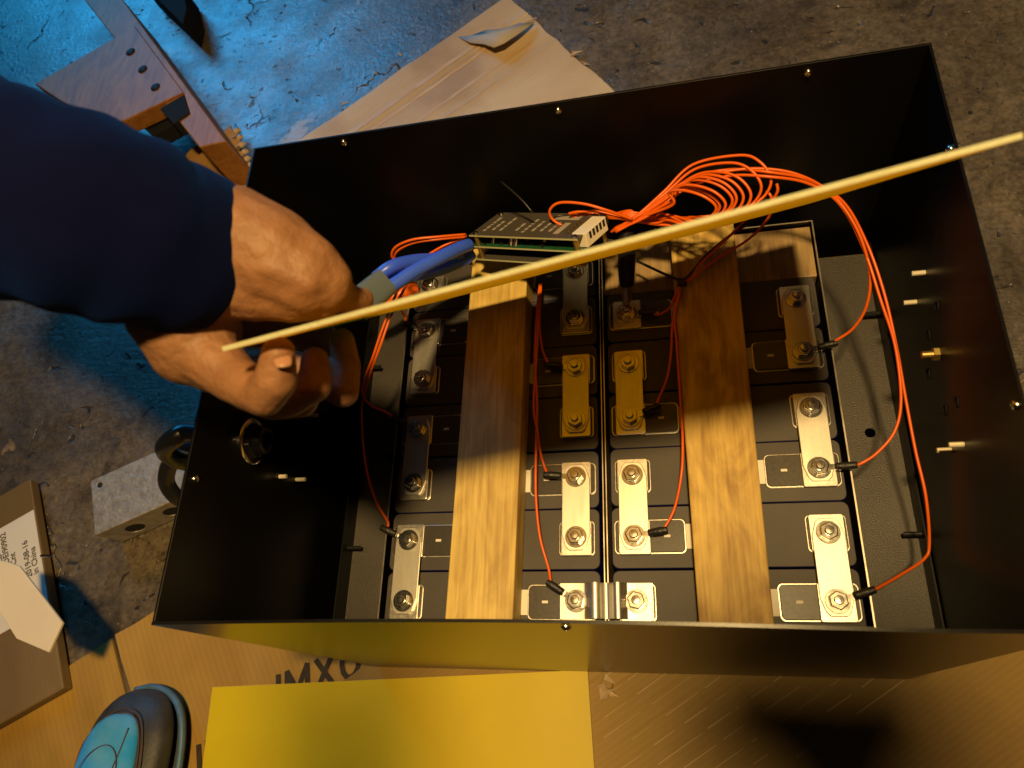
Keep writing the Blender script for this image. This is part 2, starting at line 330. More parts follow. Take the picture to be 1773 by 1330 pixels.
# cable gland in the left wall
g = MB().lathe((XL + t, .121, .093), [(.020, 0), (.020, .003), (.0185, .004), (.0155, .004), (.0155, .001)], 40, (1, 0, 0)).build('cable_gland', M['nut'], wl, smooth=True, auto=True)
MB().cyl((XL + t, .121, .093), (XL + t + .008, .121, .093), .0155, 6).build('gland_nut', M['rubber'], g, bevel=.0008)
MB().lathe((XL + t + .008, .121, .093), [(.0115, 0), (.0115, .008), (.0095, .009), (.008, .009), (.008, .002), (.0001, .002)], 24, (1, 0, 0)).build('gland_sleeve', M['rubber'], g, smooth=True, auto=True)

# ------------------------------------------------------------------ tray with the cells
P = .054; ZC = -.014; ZP = -.09
TR = thing('cell_tray', (.18, .16, ZP - .003), 'black steel tray with thin raised sheet walls inside the box', 'tray')
# base plate with two holes
def plate_with_holes(x0, y0, x1, y1, z0, z1, holes, r):
    bm = bmesh.new(); vs = [bm.verts.new((x, y, 0)) for x, y in ((x0, y0), (x1, y0), (x1, y1), (x0, y1))]
    ed = [bm.edges.new((vs[i], vs[(i + 1) % 4])) for i in range(4)]
    for hx, hy in holes:
        hv = [bm.verts.new((hx + r * math.cos(2 * math.pi * k / 18), hy + r * math.sin(2 * math.pi * k / 18), 0)) for k in range(18)]
        ed += [bm.edges.new((hv[k], hv[(k + 1) % 18])) for k in range(18)]
    bmesh.ops.triangle_fill(bm, edges=ed, use_beauty=True)
    # drop faces inside holes
    for f in list(bm.faces):
        c = f.calc_center_median()
        if any((c.x - hx) ** 2 + (c.y - hy) ** 2 < (r * .97) ** 2 and all(((v.co.x - hx) ** 2 + (v.co.y - hy) ** 2) < (r * 1.02) ** 2 for v in f.verts) for hx, hy in holes): bm.faces.remove(f)
    for v in bm.verts: v.co.z = z1
    r_ = bmesh.ops.extrude_face_region(bm, geom=list(bm.faces))
    for v in [g_ for g_ in r_['geom'] if isinstance(g_, bmesh.types.BMVert)]: v.co.z = z0
    bmesh.ops.recalc_face_normals(bm, faces=bm.faces)
    me = bpy.data.meshes.new('base_plate'); bm.to_mesh(me); bm.free(); return me
me = plate_with_holes(-.095, -.032, .449, .362, ZP - .002, ZP, [(.423, .165), (-.064, .163)], .0048); me.materials.append(M['plate'])
o = bpy.data.objects.new('base_plate', me); COL.objects.link(o); o.parent = TR; o.matrix_parent_inverse = TR.matrix_basis.inverted()
MB().box((-.0965, -.032, ZP - .04), (-.095, .362, ZP + .024)).build('side_lip', M['black2'], TR)
MB().box((.4475, -.032, ZP + .0005), (.449, .362, ZP + .022)).build('side_lip', M['black2'], TR)
for x, d, ys in ((.4475, -1, (.285, .066)), (-.095, 1, (.062, .268))):
    for y in ys: MB().cyl((x, y, ZP + .012), (x + d * .014, y, ZP + .012), .0022, 10).build('stud', M['rubber'], TR, smooth=True, auto=True)
ZT = -.0105
for nm, a, b_ in (('left_sheet', (-.0245, -.032, ZP), (-.0235, .356, ZT)), ('right_sheet', (.3845, -.032, ZP), (.3855, .356, ZT)),
                  ('back_sheet', (-.0235, .355, ZP), (.3845, .356, ZT))):
    w_ = MB().box(a, b_).build(nm, M['black2'], TR)
    MB().box((a[0] - .0001, a[1], ZT), (b_[0] + .0001, b_[1] + .0001, ZT + .0006)).build('bare_edge', M['raw'], w_)
for x in (.1785, .1813):
    w_ = MB().box((x, -.032, ZP), (x + .0008, .3545, ZT)).build('divider_sheet', M['raw'], TR)

# cells
def make_cell(sgn, pads=True):
    """cell along x, 0 = centre; bolts at -/+ .0775 ; negative side = sgn; origin at the top surface"""
    W2 = .0975
    c = thing('battery_cell', (0, 0, 0), '', 'battery cell')
    MB().prism(rrect(-W2, -.0266, W2, .0266, .006, 5), -.075, -.0008).build('cell_case', M['film'], c, bevel=.0006)
    top = MB().prism(rrect(-W2 + .0004, -.0262, W2 - .0004, .0262, .0058, 5), -.0008, 0).build('top_cover', M['cell'], c, bevel=.0004)
    # negative: dark cover with bright rim below, minus mark; positive: terminal with shallow frame
    xn = sgn * .0775; xi = xn - sgn * .042; xo = xn + sgn * .0165
    a, b = sorted((xi, xo))
    f = MB().prism(rrect(a - .0012, -.0150, b + .0012, .0150, .0045, 5), 0, .0012).build('terminal_rim', M['alu'], c, bevel=.0005)
    MB().prism(rrect(a, -.0138, b, .0138, .0038, 5), .0012, .0030).build('insulator_cover', M['cover'], c, bevel=.0006)
    xm = sgn * .050
    MB().box((xm - .0026, -.0011, .00302), (xm + .0026, .0011, .0033)).build('minus_mark', M['white'], c)
    MB().prism(rrect(xn - .0135, -.0155, xn + .0135, .0150, .002, 4), .0030, .0050).build('terminal', M['alu'], c, bevel=.0005)
    xp = -xn
    MB().prism(rrect(xp - .0160, -.0155, xp + .0160, .0155, .0040, 5), 0, .0012).build('terminal_rim', M['alu'], c, bevel=.0005)
    MB().prism(rrect(xp - .0150, -.0145, xp + .0150, .0145, .0035, 5), .0012, .0024).build('insulator_cover', M['cover'], c, bevel=.0004)
    MB().prism(rrect(xp - .0135, -.0155, xp + .0135, .0150, .002, 4), .0024, .0050).build('terminal', M['alu'], c, bevel=.0005)
    xv = sgn * .0295; MB().prism(rrect(xv - .0095, -.0105, xv + .0075, .0105, .001, 2), 0, .0006).build('vent_sticker', M['white'], c)
    return c
proto = {1: make_cell(1), -1: make_cell(-1)}
used = {1: False, -1: False}
ordn = ['nearest', 'second nearest', 'third nearest', 'fourth nearest', 'fifth nearest', 'sixth nearest', 'farthest']
for stack, cx, n, par in (('left', .0775, 7, 0), ('right', .2828, 6, 0)):
    for i in range(n):
        neg_right = (i % 2 == 0)
        s = 1 if neg_right else -1
        # left stack: negative right for even rows ; right stack: negative right for even rows
        c = proto[s] if not used[s] else copy_tree(proto[s]); used[s] = True
        c.location = (cx, i * P + random.uniform(-.0004, .0004), ZC)
        c.rotation_euler[2] = random.uniform(-.002, .002)
        rk = ordn[i] if not (n == 6 and i == 5) else 'last'
        c['label'] = f'black prismatic cell, {rk} to the front wall in the {stack} stack' if rk not in ('farthest', 'last') else \
            (f'black cell at the back end of the left stack, carrying the big orange lug' if n == 7 else 'black cell of the right stack touching the wooden spacer block')
        c['group'] = 'prismatic cells in two stacks'

# busbars
def hexnut(parent, x, y, z0, rot=0):
    w_ = MB().lathe((x, y, z0), [(.0036, 0), (.0092, 0), (.0095, .0005), (.0092, .0012), (.0040, .0012)], 28).build('washer', M['nut'], parent, smooth=True, auto=True)
    m = MB(); z = z0 + .0012
    pts = [(x + .0076 * math.cos(rot + k * math.pi / 3), y + .0076 * math.sin(rot + k * math.pi / 3)) for k in range(6)]
    m.prism(pts, z, z + .0052)
    nt = m.build('nut', M['nut'], parent, bevel=.0009, seg=3)
    MB().lathe((x, y, z), [(.0036, 0), (.0036, .0078), (.0031, .0086), (.0001, .0088)], 20).build('stud_end', M['nut'], nt, smooth=True, auto=True)
    w_.parent = nt; w_.matrix_parent_inverse = nt.matrix_basis.inverted() if 0 else w_.matrix_parent_inverse
    return nt
def bar_outline(y0, y1, hw=.0125):
    e = .0115; c = .0055
    return [(-hw, y0 + .002), (-hw + .0035, y0 - e + .003), (-.006, y0 - e), (.006, y0 - e), (hw - .0035, y0 - e + .003), (hw, y0 + .002),
            (hw, y1 - .002), (hw - .0035, y1 + e - .003), (.006, y1 + e), (-.006, y1 + e), (-hw + .0035, y1 + e - .003), (-hw, y1 - .002)]
ZBAR = ZC + .0051
def busbar(x, i, label):
    b = thing('busbar', (x, i * P, ZBAR), label, 'busbar', 'silver busbars bolted across neighbouring cells')
    MB().prism([(x + p[0], i * P + p[1]) for p in bar_outline(0, P)], ZBAR, ZBAR + .0022).build('bar', M['busbar'], b, bevel=.0005)
    for k in (0, 1): hexnut(b, x, (i + k) * P, ZBAR + .0022, random.random() * 1.05)
    return b
colx = {'LL': 0, 'LR': .155, 'RL': .2053, 'RR': .3603}
nmc = {'LL': 'outer left edge of the cells', 'LR': 'left side of the middle divider', 'RL': 'right side of the middle divider', 'RR': 'outer right edge of the cells'}
for cn, ii in (('LL', (0, 2, 4)), ('LR', (1, 3, 5)), ('RL', (1, 3)), ('RR', (0, 2, 4))):
    for k, i in enumerate(ii):
        if len(ii) == 3: w_ = ('nearest the front wall', 'middle one of three', 'farthest from the front wall')[k]
        else: w_ = ('nearer the front wall', 'farther from the front wall')[k]
        busbar(colx[cn], i, f'silver busbar along the {nmc[cn]}, {w_}')
# flexible link across the divider at the front
b = thing('flexible_link', (.18, 0, ZBAR), 'wide silver link humped over the middle divider near the front wall', 'busbar')
prof = [(.1415, 0), (.160, 0), (.1635, .0008), (.1665, .0045), (.171, .0062), (.1745, .0052), (.178, .0025), (.1815, .0015), (.185, .0035), (.189, .0062), (.193, .0055), (.197, .0012), (.200, 0), (.2190, 0)]
SP = spline([(p[0], 0, p[1]) for p in prof], 5); m = MB(); n = len(SP); vs = []
for y in (-.0145, .0145):
    for dz in (0, .0022): vs += [(p.x, y, ZBAR + p.z + dz) for p in SP]
f = []
for i in range(n - 1):
    f += [(i, i + 1, 2 * n + i + 1, 2 * n + i), (n + i, n + i + 1, 3 * n + i + 1, 3 * n + i), (i, i + 1, n + i + 1, n + i), (2 * n + i, 2 * n + i + 1, 3 * n + i + 1, 3 * n + i)]
f += [(0, n, 3 * n, 2 * n), (n - 1, 2 * n - 1, 4 * n - 1, 3 * n - 1)]
m.add(vs, f).build('bar', M['busbar'], b, smooth=True, auto=True)
hexnut(b, .155, 0, ZBAR + .0022, .3); hexnut(b, .2053, 0, ZBAR + .0022, .8)

# wooden battens and spacer
def batten(name, pts, z0, z1, mt, label):
    w_ = MB().prism(pts, z0, z1).build(name, mt, None, bevel=.0012); w_['label'] = label; w_['category'] = 'batten'; w_['group'] = 'wooden battens laid over the cells'
    return w_
batten('wooden_batten', [(.0475, -.031), (.1060, -.031), (.1110, .349), (.0525, .349)], ZC + .001, .016, M['wood'], 'pale wooden batten over the left stack, under the circuit board')
batten('wooden_batten', [(.2545, -.031), (.3100, -.031), (.3110, .353), (.2510, .353)], ZC + .001, .012, M['wood2'], 'brown wooden batten over the right stack, the one clear of the circuit board')
sp = MB().box((.184, .2975, ZP + .001), (.3835, .3535, ZC - .002)).build('wooden_spacer', M['wood3'], None, bevel=.001); tag(sp, 'wooden block filling the back end of the right stack', 'wooden block')

# ------------------------------------------------------------------ sense wires
WR = .00125
def wire(pts, label, r=WR, mt='orange', name='sense_wire', cat='wire', group='orange sense wires', n=8, sub=9):
    o = MB().tube([q if isinstance(q, Vector) else at(*q) for q in pts], r, n, sub).build(name, M[mt], None, smooth=True); tag(o, label, cat, group); return o
def lug(bx, by, dirv, L=.020):           # ring lug with black shrink
    z = ZBAR + .0034; d = Vector((*dirv, 0)).normalized(); p0 = Vector((bx, by, z))
    return p0 + d * .0085, p0 + d * (.0085 + L * .35) + Vector((0, 0, .0015)), p0 + d * (.0085 + L) + Vector((0, 0, .004)), d
def lugged_wire(bolt, d, pts, label, end_first=False):
    bx, by = bolt; a, b_, c, dd = lug(bx, by, d)
    o = wire([c - dd * .004] + pts, label)
    MB().tube([b_ - dd * .003, b_.lerp(c, .5) + Vector((0, 0, .0006)), c], [.0030, .0034, .0027], 10, 6).build('shrink_sleeve', M['shrink'], o, smooth=True)
    q = MB(); q.box((-.0018, -.0026, 0), (.0105, .0026, .0014)); lg = q.build('ring_lug', M['nut'], o)
    lg.location = (bx, by, z_lug) ; lg.rotation_euler[2] = math.atan2(dd.y, dd.x); lg.location += dd * .006
    return o
z_lug = ZBAR + .0024
CN = [(1064, 398, .075), (1085, 392, .078)]        # at the white connector
# right bundle: three wires arcing over to the right column
def jit(p, k): return (p[0] + k[0], p[1] + k[1], p[2])
R1 = [(1060, 396, .07), (1120, 358, .085), (1180, 300, .10), (1240, 290, .105), (1310, 294, .105), (1370, 302, .10), (1430, 330, .085), (1480, 392, .07), (1505, 455, .05), (1507, 510, .035), (1490, 560, .018), (1460, 585, .006)]
lugged_wire((.3603, 4 * P), (1, .12), [at(1447, 590, .0), at(1478, 568, .012), at(1501, 528, .03), at(1506, 470, .05), at(1484, 398, .07), at(1440, 336, .085), at(1380, 302, .10), at(1310, 292, .105), at(1240, 300, .105), at(1180, 318, .10), at(1120, 366, .085), at(1062, 398, .075)],
            'orange wire ending at the upper right busbar lug')
lugged_wire((.3603, 2 * P), (1, -.02), [at(1490, 803, -.004), at(1520, 783, .0), at(1550, 745, .006), at(1560, 690, .015), at(1550, 600, .03), at(1525, 520, .045), at(1495, 430, .06), at(1455, 355, .08), at(1400, 318, .095), at(1330, 306, .105), at(1260, 305, .10), at(1190, 325, .095), at(1125, 372, .085), at(1064, 400, .075)],
            'orange wire hanging furthest inward, ending at the middle right busbar lug')
lugged_wire((.3603, 0), (1, .30), [at(1520, 1018, -.006), at(1560, 995, -.02), at(1600, 968, -.03), at(1609, 940, -.028), at(1603, 860, -.01), at(1585, 780, .0), at(1568, 690, .012), at(1552, 600, .028), at(1530, 505, .045), at(1500, 420, .06), at(1460, 350, .08), at(1400, 312, .095), at(1330, 298, .108), at(1260, 294, .10), at(1190, 312, .098), at(1125, 368, .085), at(1066, 402, .075)],
            'long orange wire along the right wall, ending at the front right lug')
# coil of spare wire
rng = random.Random(7)
coils = []
for k in range(9):
    s = k / 8
    yo = rng.uniform(-5, 5); zo = rng.uniform(-.006, .006)
    rt = [1335, 1318, 1300, 1287, 1275, 1268, 1256, 1246, 1240][k]; tp = [268, 281, 297, 302, 306, 311, 320, 324, 329][k]
    bt = [372, 380, 386, 376, 385, 378, 374, 381, 370][k]
    pts = [(1058 + k, 402 - k, .073), (1105 + 2 * k, 372 + yo * .4, .085), (1150 + 2 * k, 332 + yo * .4 + 2.6 * k, .095 + zo),
           (min(1200 + k * 2, rt - 82), (tp + 310) / 2 - 4 + 2.2 * k, .105 + zo), (rt - 55, tp + 1, .112 + zo), (rt - 20, tp + 12, .112 + zo), (rt, tp + 42 - k * 1.5, .105 + zo), (rt - 12, tp + 72 - 3 * k, .095 + zo), (rt - 45, (tp + 72 + bt) / 2 + 4, .085),
           (rt - 90, bt, .075), (min(1190, rt - 108), bt + 5, .070), (min(1140, rt - 142), bt + 3, .068), (1088, bt - 5, .07), (1060 - k * 5, 371 + k * 1.2, .08), (1035 - k * 6, 366 + (k % 3) * 3, .085)]
    coils.append(wire(pts, None, sub=8))
lb = ['tallest orange loop of the wire coil, reaching highest over the back wall', 'second tallest orange loop in the wire coil', 'orange coil loop ending just above the yellow sheet edge',
      'orange loop in the middle of the coil, curving down to the yellow sheet', 'orange middle loop of the coil tucked between its neighbours', 'orange loop of the coil just outside the small inner loops',
      'outer one of the three small inner loops of the orange coil', 'middle one of the three small inner loops of the orange coil', 'innermost small loop of the orange wire coil']
for o, l in zip(coils, lb): o['label'] = l
wire([(1095, 380, .085), (1050, 364, .10), (1010, 353, .105), (970, 351, .105), (953, 362, .10), (954, 376, .093), (968, 388, .088), (990, 394, .085)], 'single orange loop curling over the top of the circuit board')
wire([(1100, 385, .08), (1060, 372, .088), (1030, 366, .092), (1000, 367, .092), (985, 370, .09)], 'short orange wire end lying on the back edge of the board')
wire([(1345, 318, .10), (1346, 332, .095), (1333, 350, .085), (1300, 372, .07), (1262, 410, .045), (1215, 455, .03), (1186, 486, .022)], 'thin orange wire running down to the black zip tie')
wire([(1327, 330, .09), (1336, 345, .085), (1330, 378, .06), (1295, 415, .035), (1240, 450, .025), (1190, 488, .021)], 'orange wire passing over the spacer block to the zip tie')
wire([(1300, 385, .065), (1268, 405, .045), (1225, 440, .032), (1186, 482, .024), (1160, 478, .02), (1130, 465, .02), (1103, 452, .02)], 'thin black wire crossing the wooden batten from the fat black cable', r=.0013, mt='rubber')
# wires from the tie down the right stack
lugged_wire((.2053, P), (1, .12), [at(1150, 915, -.003), at(1168, 880, .0), at(1180, 820, .008), at(1182, 760, .010), at(1178, 690, .012), at(1172, 600, .012), at(1168, 540, .015), at(1182, 488, .02)],
            'orange wire beside the right batten, ending at the lug nearest the front')
lugged_wire((.2053, 3 * P), (1, .30), [at(1140, 692, -.002), at(1155, 655, .004), at(1162, 610, .01), at(1165, 560, .013), at(1180, 490, .021)], 'dim orange wire ending at the middle lug beside the right batten')
for k in range(2):
    pass
tie = MB().lathe(at(1181, 489, .0225), [(.0046, -.0011), (.0054, -.0011), (.0054, .0011), (.0046, .0011), (.0046, -.0011)], 16, (.7, .7, .1)).build('zip_tie', M['rubber'], None, smooth=True, auto=True)
MB().box((-.003, -.002, -.002), (.003, .002, .002)).build('tie_head', M['rubber'], tie).location = at(1178, 491, .028)
tag(tie, 'small black zip tie around the wires beside the right batten', 'zip tie')
# left-middle wires
lugged_wire((.155, 0), (-1, .62), [at(950, 985, -.003), at(935, 930, .0), at(928, 860, .003), at(928, 780, .006), at(930, 700, .008), at(926, 620, .01), at(930, 540, .012), at(935, 490, .015)], 'orange wire beside the left batten, ending at the front middle lug')
lugged_wire((.155, 2 * P), (-1, .05), [at(942, 806, -.004), at(935, 780, .002), at(930, 745, .008), at(924, 700, .009), at(930, 600, .011), at(937, 490, .016)], 'dim orange wire beside the left batten, ending halfway down the cells')
lugged_wire((.155, 4 * P), (-1, .1), [at(945, 621, .0), at(938, 600, .005), at(934, 560, .01), at(936, 500, .014)], 'dim orange wire ending at the lug farthest back beside the left batten')
# left wires
lugged_wire((0, P), (-1, .42), [at(672, 905, -.006), at(652, 870, -.02), at(636, 820, -.03), at(628, 760, -.02), at(627, 700, .0), at(640, 650, .03), at(658, 600, .05), at(680, 540, .06), at(712, 480, .07), at(745, 440, .08), at(800, 412, .085)],
            'orange wire along the left lip, ending at the front left lug')
lugged_wire((0, 3 * P), (-1, .45), [at(668, 714, -.006), at(645, 704, -.005), at(630, 688, .01), at(628, 665, .025), at(645, 620, .045), at(662, 570, .058), at(690, 500, .07), at(715, 462, .078), at(760, 430, .085), at(805, 410, .085)],
            'orange wire with a short hook, ending at the middle left lug')
lugged_wire((0, 5 * P), (-1, .35), [at(702, 548, .0), at(694, 535, .02), at(700, 500, .05), at(728, 460, .07), at(770, 425, .08), at(808, 408, .085)], 'orange wire ending at the upper left lug under the yellow sheet')
wire([(806, 406, .088), (760, 410, .10), (715, 415, .105), (685, 428, .10), (679, 445, .09), (695, 456, .08), (720, 470, .07)], 'orange wire looping furthest left beside the blue cables, upper strand')
wire([(806, 410, .086), (762, 414, .097), (718, 420, .10), (690, 433, .095), (683, 448, .085), (700, 462, .075), (725, 476, .065)], 'orange wire looping furthest left beside the blue cables, lower strand')

# ------------------------------------------------------------------ circuit board stack
FL_ = at(812, 407, .07); FR_ = at(1000, 414, .11); BLc = at(882, 370, .055)
e1 = FR_ - FL_; wB = e1.length; e1.normalize(); g0 = BLc - FL_; dB = g0.length; e2 = (g0 - e1 * g0.dot(e1)).normalized(); e3 = e1.cross(e2)
if e3.z < 0: e3 = -e3
BM = thing('circuit_board', FL_ - e3 * .027, 'stack of circuit boards on brass standoffs leaning against the back wall', 'circuit board')
def bp(u, v, w_): return FL_ + e1 * u + e2 * v + e3 * w_
def bbox(u0, v0, w0, u1, v1, w1, name, mt, parent=BM, bevel=0):
    pts = [bp(*q) for q in ((u0,v0,w0),(u1,v0,w0),(u1,v1,w0),(u0,v1,w0),(u0,v0,w1),(u1,v0,w1),(u1,v1,w1),(u0,v1,w1))]
    return MB().add(pts, [(3,2,1,0),(4,5,6,7),(0,1,5,4),(1,2,6,5),(2,3,7,6),(3,0,4,7)]).build(name, M[mt], parent, bevel=bevel)
tp = bbox(0, 0, -.0016, wB, dB, 0, 'top_plate', 'pcbtop'); bbox(0, -.0003, -.0015, wB, 0, -.0001, 'board_edge', 'pcbedge', tp)
md = bbox(-.006, .001, -.0136, wB - .002, dB - .004, -.012, 'middle_board', 'pcb'); bbox(-.006, .0007, -.0135, wB - .002, .001, -.0121, 'board_edge', 'pcbedge', md)
bt_ = bbox(0, 0, -.0266, wB, dB, -.025, 'bottom_plate', 'pcbtop'); bbox(0, -.0003, -.0265, wB, 0, -.0251, 'board_edge', 'pcbedge', bt_)
for u in (.006, wB - .005):
    for v in (.003, dB - .005):
        s_ = MB().cyl(bp(u, v, -.025), bp(u, v, -.0016), .0025, 6).build('standoff', M['brass'], BM)
        MB().lathe(bp(u, v, 0), [(.003, 0), (.003, .001), (.0018, .002), (.0001, .002)], 12, e3).build('screw', M['nut'], s_, smooth=True, auto=True)
rr = random.Random(3)
for r_ in range(9):                      # printed blocks of text, too small to read
    u0 = .010 + r_ * .0095; v0 = .008 + rr.uniform(0, .004); v = v0
    if r_ in (3,): continue
    while v < dB - .012 - rr.uniform(0, .01):
        l = rr.uniform(.002, .007)
        bbox(u0, v, .00005, u0 + .0030, v + l, .00018, 'print_mark', 'print_', tp); v += l + .0018
bbox(wB - .032, .008, .00005, wB - .026, dB * .6, .0002, 'print_block', 'print_', tp); bbox(wB - .050, dB * .72, .00005, wB - .022, dB * .92, .0002, 'print_block', 'print_', tp)
cn = bbox(wB - .011, .008, -.012, wB + .003, dB * .85, .001, 'connector', 'conn', BM, .0005)
bbox(wB - .012, .0098, -.009, wB - .001, .010, -.001, 'connector_socket', 'hole', cn)
for k in range(6): bbox(wB + .0030, .013 + k * .0055, -.006, wB + .0034, .016 + k * .0055, .0, 'contact_slot', 'hole', cn)
for k, (u, v) in enumerate(((.045, .004), (.051, .004), (.020, .008), (.080, .01))):
    MB().cyl(bp(u, v, -.012), bp(u, v + .004, -.005), .0022, 12).build('capacitor', M['nut' if k < 3 else 'brass'], md, smooth=True, auto=True)
for k in range(14):
    u = .01 + k * .007; bbox(u, .004 + rr.uniform(0, .01), -.012, u + rr.uniform(.002, .004), .016, -.012 + rr.uniform(.001, .004), 'chip', rr.choice(['rubber', 'hole', 'rubber']), md)
for k in range(5): bbox(wB - .016 + k * .0, .008 + k * .005, -.004, wB - .0145, .010 + k * .005, .003, 'header_pin', 'brass', BM)

# blue cables, grey sleeve, orange crimp
for pts, l in (([(640, 500, .13), (668, 485, .12), (705, 478, .105), (750, 470, .095), (800, 452, .08), (816, 440, .075)], 'lowest of the three blue cables, reaching the board lowest'),
               ([(650, 482, .13), (678, 462, .13), (715, 452, .115), (760, 448, .095), (800, 440, .085)], 'blue cable behind the other two, arching highest at the grey sleeve'),
               ([(655, 510, .14), (690, 488, .135), (720, 468, .13), (760, 447, .12), (795, 430, .105), (812, 424, .095)], 'blue cable crossing in front of the other two')):
    o = wire(pts, l, r=.0058, mt='blue', name='blue_cable', cat='cable', group='blue power cables', n=14); 
sl = MB()
A_, B_ = ad(612, 535, .50), ad(668, 488, .515)
ax = (B_ - A_).normalized(); vw = (A_ - CAM).normalized(); sd = ax.cross(vw).normalized(); up = sd.cross(ax).normalized()
vs = []; NS = 22
for k in range(9):
    c = A_.lerp(B_, k / 8); wdt = .0112 - .001 * k / 8
    for j in range(NS):
        th = 2 * math.pi * j / NS; vs.append(c + sd * math.copysign(abs(math.cos(th)) ** .6, math.cos(th)) * wdt + up * math.copysign(abs(math.sin(th)) ** .8, math.sin(th)) * .0065)
fs = [(k * NS + j, k * NS + (j + 1) % NS, (k + 1) * NS + (j + 1) % NS, (k + 1) * NS + j) for k in range(8) for j in range(NS)] + [tuple(range(NS)), tuple(8 * NS + j for j in range(NS))]
o = sl.add(vs, fs).build('heat_shrink_sleeve', M['sleeve'], None, smooth=True, auto=True); tag(o, 'flat grey sleeve holding the ends of the blue cables by the thumb', 'sleeve')
lz = ZBAR + .001
o = MB().tube([at(632, 528, .018), at(650, 524, .012), at(672, 518, .004), at(700, 506, .0), at(722, 498, -.004)], [.0068, .0068, .0072, .0078, .0055], 14, 8).build('orange_crimp', M['orange'], None, smooth=True)
tag(o, 'fat orange insulated crimp leading to the back left terminal', 'cable')
MB().prism([(x, y) for x, y in [(-.0105 + 0 * .0, 6 * P - .0135), (.0115, 6 * P - .012), (.0135, 6 * P + .009), (.006, 6 * P + .0125), (-.009, 6 * P + .0115), (-.0125, 6 * P)]], ZBAR, ZBAR + .003).build('cable_lug', M['busbar'], o, bevel=.0006)
nt = hexnut(o, 0, 6 * P, ZBAR + .003, .4)
# black main cable with its lug
o = MB().tube([at(1083, 405, .06), at(1086, 432, .055), at(1085, 462, .035), at(1085, 492, .018)], [.0078, .0082, .0082, .0068], 16, 8).build('black_power_cable', M['rubber'], None, smooth=True)
tag(o, 'fat black cable with a silver lug on the back terminal of the right stack', 'cable')
MB().tube([at(1085, 484, .016), at(1085, 510, .004), at(1085, 525, -.004)], [.0052, .0052, .0042], 12, 4).build('lug_barrel', M['busbar'], o, smooth=True)
MB().prism(rrect(.2053 - .009, 5 * P - .0095, .2053 + .009, 5 * P + .011, .006, 4), ZBAR, ZBAR + .003).build('lug_ring', M['busbar'], o, bevel=.0006)
hexnut(o, .2053, 5 * P, ZBAR + .003, .1)
lugged_wire((.2053, 5 * P), (1, -.15), [at(1140, 545, .0), at(1158, 535, .008), at(1168, 515, .015), at(1181, 489, .021)], 'dim wire from the zip tie to the black cable terminal')
o = MB().tube([at(922, 368, .10), at(905, 348, .105), at(888, 332, .108), at(868, 315, .11)], .0011, 6, 4).build('zip_tie_tail', M['rubber'], None, smooth=True); tag(o, 'thin black zip tie tail standing up behind the circuit board', 'zip tie')

# ------------------------------------------------------------------ yellow sheets
def slab(name, c, label, cat, thick, edge_mat, body_mat, group=None):
    """c = 4 corners (near edge first two); body plus a cut-edge strip"""
    c = [Vector(q) for q in c]; nrm = (c[1] - c[0]).cross(c[3] - c[0]).normalized()
    body = MB().add([q for q in c] + [q + nrm * thick for q in c], [(3,2,1,0),(4,5,6,7),(0,1,5,4),(1,2,6,5),(2,3,7,6),(3,0,4,7)])
    o = body.build(name, body_mat, None, bevel=.0002); o.data.materials.append(edge_mat)
    for p in o.data.polygons:
        if abs(p.normal.dot(nrm)) < .5: p.material_index = 1
    return tag(o, label, cat, group)
HA, HB = ad(385, 606, .345), ad(1772, 236, .275)
mid = (HA + HB) / 2; ex = (HB - HA).normalized(); view = (mid - CAM); view = (view - ex * view.dot(ex)).normalized(); nr = ex.cross(view).normalized()
if nr.z < 0: nr = -nr                                      # towards the upper side
tilt = math.radians(-1.2); dn = (view * math.cos(tilt) + nr * math.sin(tilt)).normalized()
HW = .36
up_n = ex.cross(dn).normalized()
c4 = [q - nr * .0008 for q in (HA, HB, HB + dn * HW, HA + dn * HW)]
hs = slab('yellow_sheet', c4, 'yellow epoxy sheet held edge on over the box by the hand', 'sheet', .0023, M['yedge'], M['yellow'], 'yellow epoxy sheets')
fs_z = ZF + .012
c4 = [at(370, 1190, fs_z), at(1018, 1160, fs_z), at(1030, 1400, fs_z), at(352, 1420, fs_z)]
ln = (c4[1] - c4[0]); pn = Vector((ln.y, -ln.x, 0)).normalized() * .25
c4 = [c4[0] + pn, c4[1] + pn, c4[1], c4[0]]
slab('yellow_sheet', c4, 'bright yellow epoxy sheet lying on cardboard in front of the box', 'sheet', .003, M['yedge'], M['yflat'], 'yellow epoxy sheets')

